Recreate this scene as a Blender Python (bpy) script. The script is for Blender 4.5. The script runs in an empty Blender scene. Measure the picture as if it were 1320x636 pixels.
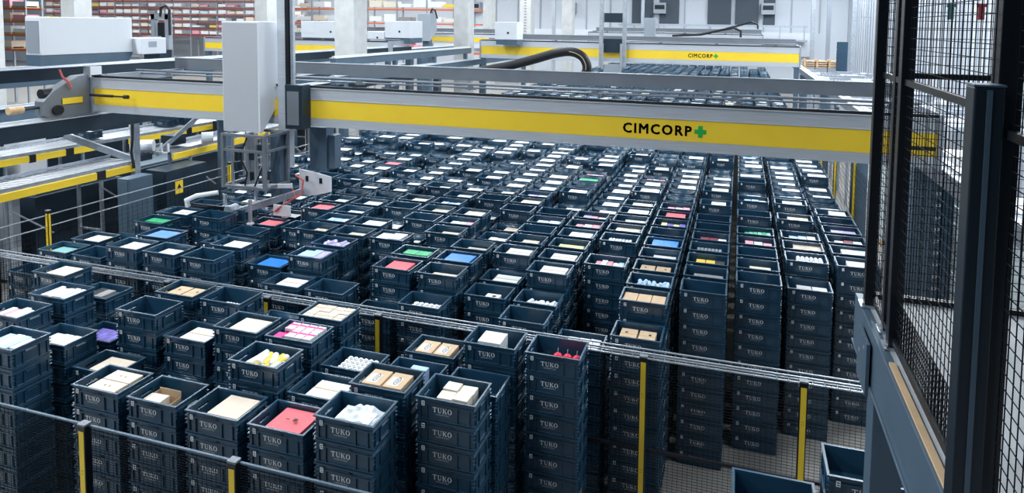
import bpy, math, random
import numpy as np
from mathutils import Matrix, Vector
random.seed(7)
C = bpy.context.scene.collection
PI = math.pi

# ------------------------------------------------------------------ camera
CAMZ = 5.8047
cam_d = bpy.data.cameras.new('camera')
cam = bpy.data.objects.new('camera', cam_d); C.objects.link(cam)
Rr = (0.9619177443, 0.2729708158, 0.0141840390)
Rd = (0.0314339903, -0.0589240307, -0.9977674393)
Rf = (-0.2715256111, 0.9602160654, -0.0652606326)
cam.matrix_world = Matrix(((Rr[0], -Rd[0], -Rf[0], 0), (Rr[1], -Rd[1], -Rf[1], 0), (Rr[2], -Rd[2], -Rf[2], CAMZ), (0, 0, 0, 1)))
cam_d.sensor_width = 36.0; cam_d.sensor_fit = 'HORIZONTAL'
cam_d.lens = 22.22244
cam_d.shift_x = -0.0481332; cam_d.shift_y = -0.1771541
cam_d.clip_start = 0.05; cam_d.clip_end = 400
bpy.context.scene.camera = cam

# ------------------------------------------------------------------ world, lights, exposure
sc = bpy.context.scene
sc.view_settings.view_transform = 'Standard'; sc.view_settings.look = 'None'
sc.view_settings.gamma = 1.0; sc.view_settings.use_curve_mapping = False
sc.view_settings.exposure = 0.0
w = bpy.data.worlds.new('hall_world'); sc.world = w; w.use_nodes = True
bg = w.node_tree.nodes['Background']
bg.inputs[0].default_value = (0.40, 0.70, 1.0, 1); bg.inputs[1].default_value = 0.08
LIGHT = 1.04

def area(name, loc, sx, sy, power, col=(0.9, 0.96, 1.0), rot=(0, 0, 0)):
    l = bpy.data.lights.new(name, 'AREA'); l.shape = 'RECTANGLE'; l.size = sx; l.size_y = sy
    l.energy = power; l.color = col
    o = bpy.data.objects.new(name, l); C.objects.link(o); o.location = loc; o.rotation_euler = rot
    return o
for lx in (-30, -22, -14, -6, 3.6, 8.2):
    for ly in (-6, 6, 16, 27, 39, 51):
        pw_ = 760
        if ly == -6: pw_ = {-22: 900, -14: 850, -6: 330}.get(lx, 0)  # row behind the camera is added fill for camera-facing sides
        if ly == 6: pw_ = {-14: 800, -6: 620, 3.6: 120, 8.2: 300}.get(lx, 400)
        if ly == 16: pw_ = {-6: 700, 3.6: 850, 8.2: 900}.get(lx, 760)
        if pw_: area('ceiling_strip_light', (lx, ly, 11.5), 0.5, 7.0, pw_ * LIGHT)
for lx, ly in ((-42, 32), (-42, 50), (-54, 46), (-66, 46), (-78, 46)): area('ceiling_strip_light', (lx, ly, 11.5), 7.0, 0.6, 1500 * LIGHT)  # extra lamps added to brighten the dark far-left racks

# ------------------------------------------------------------------ materials
def mat(name, col, rough=0.5, metal=0.0, noise=0.0, nscale=8.0, spec=0.5, bump=0.0, emit=None, alpha=None, stretch=None):
    m = bpy.data.materials.new(name); m.use_nodes = True
    nt = m.node_tree; b = nt.nodes['Principled BSDF']
    b.inputs['Roughness'].default_value = rough; b.inputs['Metallic'].default_value = metal
    b.inputs['Specular IOR Level'].default_value = spec
    b.inputs['Base Color'].default_value = (*col, 1)
    if noise > 0 or bump > 0:
        tc = nt.nodes.new('ShaderNodeTexCoord'); nz = nt.nodes.new('ShaderNodeTexNoise')
        nz.inputs['Scale'].default_value = nscale; nz.inputs['Detail'].default_value = 4
        if stretch:
            mp = nt.nodes.new('ShaderNodeMapping'); mp.inputs['Scale'].default_value = stretch
            nt.links.new(tc.outputs['Object'], mp.inputs[0]); nt.links.new(mp.outputs[0], nz.inputs['Vector'])
        else:
            nt.links.new(tc.outputs['Object'], nz.inputs['Vector'])
        rp = nt.nodes.new('ShaderNodeValToRGB')
        rp.color_ramp.elements[0].position = 0.3; rp.color_ramp.elements[1].position = 0.7
        rp.color_ramp.elements[0].color = (*[c * (1 - noise) for c in col], 1)
        rp.color_ramp.elements[1].color = (*[min(1, c * (1 + noise)) for c in col], 1)
        nt.links.new(nz.outputs['Fac'], rp.inputs[0]); nt.links.new(rp.outputs[0], b.inputs['Base Color'])
        if bump > 0:
            bp = nt.nodes.new('ShaderNodeBump'); bp.inputs['Strength'].default_value = bump; bp.inputs['Distance'].default_value = 0.01
            nt.links.new(nz.outputs['Fac'], bp.inputs['Height']); nt.links.new(bp.outputs[0], b.inputs['Normal'])
    if emit:
        b.inputs['Emission Color'].default_value = (*col, 1); b.inputs['Emission Strength'].default_value = emit
    return m
M = dict(
    crate=mat('crate_plastic', (0.014, 0.060, 0.112), 0.31, noise=0.15, nscale=3, spec=0.8),
    text=mat('white_print', (0.92, 0.94, 0.96), 0.5),
    white=mat('white_card', (0.82, 0.83, 0.84), 0.5, noise=0.04),
    cream=mat('cream_card', (0.78, 0.72, 0.60), 0.6, noise=0.05),
    tan=mat('brown_cardboard', (0.62, 0.45, 0.29), 0.7, noise=0.08),
    lidtan=mat('pale_cardboard', (0.76, 0.64, 0.52), 0.7, noise=0.05),
    tape=mat('packing_tape', (0.50, 0.38, 0.24), 0.3),
    blue=mat('bright_blue_film', (0.02, 0.22, 0.72), 0.35),
    ltblue=mat('pale_blue_film', (0.42, 0.60, 0.85), 0.35, noise=0.15, nscale=20),
    red=mat('coral_card', (0.85, 0.14, 0.17), 0.5),
    deepred=mat('bright_red_net', (0.80, 0.01, 0.06), 0.4),
    pink=mat('pink_card', (0.85, 0.35, 0.42), 0.5, noise=0.2, nscale=25),
    magenta=mat('magenta_print', (0.75, 0.03, 0.25), 0.5),
    green=mat('green_film', (0.02, 0.42, 0.16), 0.4),
    teal=mat('teal_film', (0.25, 0.50, 0.50), 0.4),
    yellow=mat('yellow_pack', (0.85, 0.60, 0.08), 0.4),
    ltyel=mat('pale_yellow_card', (0.80, 0.76, 0.38), 0.5),
    purple=mat('purple_film', (0.20, 0.16, 0.55), 0.3, noise=0.5, nscale=14),
    lilac=mat('lilac_film', (0.50, 0.45, 0.72), 0.3, noise=0.3, nscale=18),
    grey=mat('grey_card', (0.28, 0.27, 0.28), 0.5, noise=0.2, nscale=20),
    dark=mat('black_card', (0.02, 0.025, 0.03), 0.4),
    dred=mat('dark_red_print', (0.25, 0.03, 0.05), 0.4),
    silver=mat('tin_metal', (0.6, 0.62, 0.66), 0.3, 0.7),
    bag=mat('clear_white_bag', (0.72, 0.80, 0.84), 0.2, noise=0.2, nscale=12, spec=0.8),
    steel=mat('brushed_aluminium', (0.70, 0.74, 0.80), 0.36, 0.45, noise=0.10, nscale=4, stretch=(0.4, 4, 18)),
    steeld=mat('grey_painted_beam', (0.20, 0.225, 0.26), 0.40, 0.3, noise=0.10, nscale=2),
    galv=mat('galvanised_steel', (0.50, 0.55, 0.62), 0.32, 0.6, noise=0.15, nscale=9),
    postdark=mat('near_black_steel', (0.009, 0.019, 0.030), 0.45, 0.1),
    darksteel=mat('dark_blue_steel', (0.016, 0.034, 0.054), 0.42, 0.2, noise=0.15, nscale=3),
    bluesteel=mat('slate_blue_paint', (0.085, 0.135, 0.19), 0.42, 0.1, noise=0.08, nscale=3),
    black=mat('black_paint', (0.006, 0.009, 0.015), 0.38, 0.1),
    wire=mat('black_wire', (0.006, 0.008, 0.011), 0.65, spec=0.15),
    gold=mat('safety_yellow', (1.0, 0.68, 0.045), 0.38, noise=0.04, nscale=2),
    cabinet=mat('white_enamel', (0.74, 0.77, 0.82), 0.28),
    cabgrey=mat('grey_enamel', (0.36, 0.40, 0.46), 0.30, 0.2),
    doorgrey=mat('grey_gloss_door', (0.64, 0.67, 0.72), 0.22, 0.25),
    concrete=mat('pale_concrete', (0.56, 0.57, 0.57), 0.8, noise=0.08, nscale=2.5, bump=0.1),
    floor=mat('floor_concrete', (0.30, 0.285, 0.265), 0.45, noise=0.14, nscale=1.2),
    mezz=mat('deck_sheet', (0.36, 0.39, 0.42), 0.5, noise=0.12, nscale=3),
    ply=mat('plywood_edge', (0.66, 0.46, 0.28), 0.7, noise=0.15, nscale=6, stretch=(1, 1, 12)),
    wall=mat('white_wall_panel', (0.58, 0.62, 0.68), 0.6, noise=0.03),
    wallgrey=mat('grey_wall_panel', (0.055, 0.075, 0.10), 0.6, noise=0.05),
    rackred=mat('rack_red', (0.34, 0.05, 0.04), 0.5),
    rackor=mat('rack_orange', (0.70, 0.17, 0.06), 0.5),
    wood=mat('pallet_wood', (0.62, 0.42, 0.24), 0.8, noise=0.2, nscale=9),
    plus=mat('logo_green', (0.01, 0.42, 0.07), 0.5),
    ink=mat('logo_black', (0.004, 0.006, 0.01), 0.5),
    rubber=mat('black_rubber', (0.008, 0.010, 0.014), 0.5),
    hose=mat('red_cable', (0.55, 0.12, 0.10), 0.5),
)

# ------------------------------------------------------------------ mesh helpers
class MB:
    def __init__(s): s.v = []; s.f = []; s.m = []
    def poly(s, pts, faces, mi=0):
        b = len(s.v); s.v += [tuple(p) for p in pts]; s.f += [tuple(b + i for i in f) for f in faces]; s.m += [mi] * len(faces)
    def box(s, x0, x1, y0, y1, z0, z1, mi=0):
        s.poly([(x0, y0, z0), (x1, y0, z0), (x1, y1, z0), (x0, y1, z0), (x0, y0, z1), (x1, y0, z1), (x1, y1, z1), (x0, y1, z1)],
               [(0, 3, 2, 1), (4, 5, 6, 7), (0, 1, 5, 4), (1, 2, 6, 5), (2, 3, 7, 6), (3, 0, 4, 7)], mi); return s
    def bar(s, a, b, wd, h=None, mi=0, up=(0, 0, 1)):
        h = h or wd; a = Vector(a); b = Vector(b); d = (b - a)
        if d.length < 1e-6: return s
        d.normalize(); u = Vector(up)
        if abs(d.dot(u)) > .99: u = Vector((0, 1, 0))
        r = d.cross(u).normalized() * wd / 2; u = r.cross(d).normalized() * h / 2
        pts = [a - r - u, a + r - u, a + r + u, a - r + u, b - r - u, b + r - u, b + r + u, b - r + u]
        s.poly(pts, [(0, 1, 2, 3), (7, 6, 5, 4), (0, 4, 5, 1), (1, 5, 6, 2), (2, 6, 7, 3), (3, 7, 4, 0)], mi); return s
    def cyl(s, a, b, r, n=12, mi=0, r2=None):
        r2 = r if r2 is None else r2
        a = Vector(a); b = Vector(b); d = (b - a).normalized(); u = Vector((0, 0, 1)) if abs(d.z) < .9 else Vector((1, 0, 0))
        p = d.cross(u).normalized(); q = d.cross(p)
        pts = [a + (p * math.cos(t) + q * math.sin(t)) * r for t in [2 * PI * k / n for k in range(n)]] + \
              [b + (p * math.cos(t) + q * math.sin(t)) * r2 for t in [2 * PI * k / n for k in range(n)]]
        s.poly(pts, [(k, (k + 1) % n, n + (k + 1) % n, n + k) for k in range(n)] + [tuple(range(n - 1, -1, -1)), tuple(range(n, 2 * n))], mi); return s
    def tube(s, pts, r, n=8, mi=0):
        P = [Vector(p) for p in pts]; rings = []; u0 = None
        for k, p in enumerate(P):
            d = (P[min(k + 1, len(P) - 1)] - P[max(k - 1, 0)]).normalized()
            if u0 is None: u0 = d.cross(Vector((0, 0, 1)) if abs(d.z) < .9 else Vector((1, 0, 0))).normalized()
            u0 = (u0 - d * u0.dot(d)).normalized(); q = d.cross(u0)
            rings += [p + (u0 * math.cos(t) + q * math.sin(t)) * r for t in [2 * PI * i / n for i in range(n)]]
        f = []
        for k in range(len(P) - 1):
            for i in range(n): f.append((k * n + i, k * n + (i + 1) % n, (k + 1) * n + (i + 1) % n, (k + 1) * n + i))
        f.append(tuple(range(n - 1, -1, -1))); f.append(tuple((len(P) - 1) * n + i for i in range(n)))
        s.poly(rings, f, mi); return s
    def prism(s, outline, axis, a, b, mi=0):
        n = len(outline)
        def P(o, t):
            return {'x': (t, o[0], o[1]), 'y': (o[0], t, o[1]), 'z': (o[0], o[1], t)}[axis]
        pts = [P(o, a) for o in outline] + [P(o, b) for o in outline]
        s.poly(pts, [(k, (k + 1) % n, n + (k + 1) % n, n + k) for k in range(n)] + [tuple(range(n - 1, -1, -1)), tuple(range(n, 2 * n))], mi); return s
    def add(s, o, off=(0, 0, 0), mi=None):
        b = len(s.v); s.v += [(v[0] + off[0], v[1] + off[1], v[2] + off[2]) for v in o.v]
        s.f += [tuple(b + i for i in f) for f in o.f]; s.m += [(m if mi is None else mi) for m in o.m]; return s
    def mesh(s, name, mats):
        me = bpy.data.meshes.new(name); me.from_pydata(s.v, [], s.f)
        for m in (mats if isinstance(mats, (list, tuple)) else [mats]): me.materials.append(m)
        if len(s.m): me.polygons.foreach_set('material_index', s.m)
        me.update(); return me
    def build(s, name, mats, parent=None, loc=(0, 0, 0), bevel=0):
        me = s.mesh(name, mats)
        import bmesh
        bm = bmesh.new(); bm.from_mesh(me); bmesh.ops.recalc_face_normals(bm, faces=bm.faces); bm.to_mesh(me); bm.free()
        return link(name, me, parent, loc, bevel)
def link(name, me, parent=None, loc=(0, 0, 0), bevel=0):
    o = bpy.data.objects.new(name, me); C.objects.link(o); o.location = loc
    if parent is not None: o.parent = parent
    if bevel:
        b = o.modifiers.new('bevel', 'BEVEL'); b.width = bevel; b.segments = 2; b.limit_method = 'ANGLE'
    return o
def tag(o, label, cat, group=None, kind=None):
    for wd_ in ('the', 'a', 'one', 'of', 'in', 'stack', 'full', 'middle', 'top', 'with', 'at', 'from'):
        if len(label.split()) <= 16: break
        label = ' '.join(t for t in label.split() if t != wd_)
    o['label'] = label; o['category'] = cat
    if group: o['group'] = group
    if kind: o['kind'] = kind
    return o
def struct(o, label=None):
    o['kind'] = 'structure'
    if label: o['label'] = label; o['category'] = o.name.split('_')[0]
    return o
def empty(name, loc=(0, 0, 0), rz=0):
    o = bpy.data.objects.new(name, None); C.objects.link(o); o.location = loc; o.rotation_euler = (0, 0, rz); o.empty_display_size = .1
    return o
ORD = ['zeroth', 'first', 'second', 'third', 'fourth', 'fifth', 'sixth', 'seventh', 'eighth', 'ninth', 'tenth', 'eleventh', 'twelfth', 'thirteenth',
       'fourteenth', 'fifteenth', 'sixteenth', 'seventeenth', 'eighteenth', 'nineteenth', 'twentieth']
def ordn(k): return ORD[k] if k < len(ORD) else '%dth' % k
def text_mb(body, size, bold=0.0, spacing=1.0):
    cu = bpy.data.curves.new('txt', 'FONT'); cu.body = body; cu.size = size; cu.offset = bold; cu.space_character = spacing
    cu.align_x = 'CENTER'; cu.align_y = 'CENTER'; cu.resolution_u = 2
    o = bpy.data.objects.new('txt', cu); C.objects.link(o); bpy.context.view_layer.update()
    me = bpy.data.meshes.new_from_object(o.evaluated_get(bpy.context.evaluated_depsgraph_get()))
    mb = MB(); mb.poly([tuple(v.co) for v in me.vertices], [tuple(p.vertices) for p in me.polygons])
    bpy.data.objects.remove(o); bpy.data.curves.remove(cu); bpy.data.meshes.remove(me)
    return mb

# ------------------------------------------------------------------ the setting
GX0, GY0, SX, SY, PP = -0.6652, 8.1727, 0.7062, 0.5204, 0.2148   # crate grid
struct(MB().box(-90, 14, -2, 80, -0.3, 0).build('floor', M['floor']))
# ------------------------------------------------------------------ crates
def serif(letter):
    """polygons for one serif capital in a 1 x 1 cell (x right, z up)"""
    b = MB()
    def r(x0, x1, z0, z1): b.poly([(x0, z0, 0), (x1, z0, 0), (x1, z1, 0), (x0, z1, 0)], [(0, 1, 2, 3)])
    def q(*p): b.poly([(x, z, 0) for x, z in p], [tuple(range(len(p)))])
    if letter == 'T':
        r(.42, .62, .06, .94); r(.30, .74, 0, .06); r(.04, 1.0, .90, 1.0); r(.04, .10, .68, .90); r(.94, 1.0, .68, .90)
    if letter == 'U':
        r(.12, .30, .28, .94); r(.0, .42, .94, 1); r(.78, .86, .28, .94); r(.66, .98, .94, 1)
        q((.12, .28), (.30, .28), (.38, .12), (.30, 0)); q((.38, .12), (.66, .12), (.62, 0), (.30, 0)); q((.66, .12), (.78, .28), (.86, .28), (.80, .08), (.62, 0))
    if letter == 'K':
        r(.10, .30, .06, .94); r(0, .40, 0, .06); r(0, .40, .94, 1); q((.30, .42), (.36, .56), (.84, .96), (.88, .90)); r(.64, .98, .94, 1)
        q((.40, .58), (.56, .64), (.98, .06), (.74, .06)); r(.62, 1.04, 0, .06)
    if letter == 'O':
        n = 14
        for k in range(n):
            t0, t1 = 2 * PI * k / n, 2 * PI * (k + 1) / n
            q((.5 + .5 * math.cos(t0), .5 + .52 * math.sin(t0)), (.5 + .5 * math.cos(t1), .5 + .52 * math.sin(t1)),
              (.5 + .29 * math.cos(t1), .5 + .44 * math.sin(t1)), (.5 + .29 * math.cos(t0), .5 + .44 * math.sin(t0)))
    return b
def flat_to_front(src, x0, z0, sx, sz, y):   # xy plane -> front face plane y
    o = MB(); o.v = [(x0 + v[0] * sx, y, z0 + v[1] * sz) for v in src.v]; o.f = list(src.f); o.m = list(src.m); return o
FY = -0.0015
lettering = MB(); tuko_only = MB()
for k, ch in enumerate('TUKO'):
    g = flat_to_front(serif(ch), .178 + k * .050, PP - .120, .042, .047, FY); lettering.add(g); tuko_only.add(g)
lettering.add(flat_to_front(text_mb('LOGISTICS', 1.0, 0, 1.35), .275, PP - .138, .021, .018, FY))
sticker = MB().box(.066, .098, FY - .0005, FY + .003, PP - .078, PP - .034)
stmark = MB().box(.073, .091, FY - .0012, FY - .0005, PP - .050, PP - .041).box(.073, .091, FY - .0012, FY - .0005, PP - .069, PP - .061)
W_, D_ = .6, .4
def ring(b, o, i, z0, z1):      # rectangular ring: outer inset o, inner inset i
    b.box(o, W_ - o, o, i, z0, z1); b.box(o, W_ - o, D_ - i, D_ - o, z0, z1)
    b.box(o, i, i, D_ - i, z0, z1); b.box(W_ - i, W_ - o, i, D_ - i, z0, z1)
def crate_mb(detail=2, closed=False):
    b = MB(); P = PP - .0006; a, c = .016, .023
    # long walls
    b.box(a, W_ - a, a, c, 0, P - .012); b.box(a, W_ - a, D_ - c, D_ - a, 0, P - .012)
    for x0, x1 in ((a, c), (W_ - c, W_ - a)):       # short walls with a real hand hole
        if detail >= 1 and not closed:
            b.box(x0, x1, c, .135, 0, P - .012); b.box(x0, x1, D_ - .135, D_ - c, 0, P - .012)
            b.box(x0, x1, .135, D_ - .135, 0, P - .082); b.box(x0, x1, .135, D_ - .135, P - .052, P - .012)
        else: b.box(x0, x1, c, D_ - c, 0, P - .012)
    if not closed: b.box(c, W_ - c, c, D_ - c, .004, .010)
    ring(b, 0, .020, P - .013, P)                   # rim
    ring(b, .003, a, P - .060, P - .050)            # rib under the rim
    ring(b, .004, a, .012, .020)                    # foot rib
    if detail >= 1:
        for x in (.115, .415, .535, .045):          # upright ribs on the long sides
            b.box(x, x + .008, .003, a, .020, P - .05)
            if detail >= 2: b.box(x, x + .008, D_ - a, D_ - .003, .020, P - .05)
        for y in (.040, .115, .280, .355):
            b.box(.003, a, y, y + .008, .020, P - .05); b.box(W_ - a, W_ - .003, y, y + .008, .020, P - .05)
        for (x, y) in ((0, 0), (W_ - .03, 0), (0, D_ - .03), (W_ - .03, D_ - .03)):
            for z in (.085, .120):
                b.box(x + .002, x + .028, y + .002, y + .028, z, z + .008)
    if detail >= 2:
        for y in (.135, D_ - .135 - .006):
            b.box(W_ - a, W_ - .005, y, y + .006, P - .088, P - .05); b.box(.005, a, y, y + .006, P - .088, P - .05)
        b.box(W_ - a, W_ - .005, .135, D_ - .135, P - .088, P - .083); b.box(.005, a, .135, D_ - .135, P - .088, P - .083)
        b.box(.24, .36, .001, .006, P - .032, P - .022)   # card slot under the front rim
        b.box(.22, .38, .002, .008, P - .046, P - .041)
    return b
ME_open = crate_mb(2).mesh('crate', M['crate']); ME_closed = crate_mb(2, True).mesh('crate', M['crate'])
ME_let = lettering.mesh('printed_lettering', M['text']); ME_st = sticker.mesh('label_sticker', M['text']); ME_sm = stmark.mesh('label_print', M['dark'])

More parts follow.
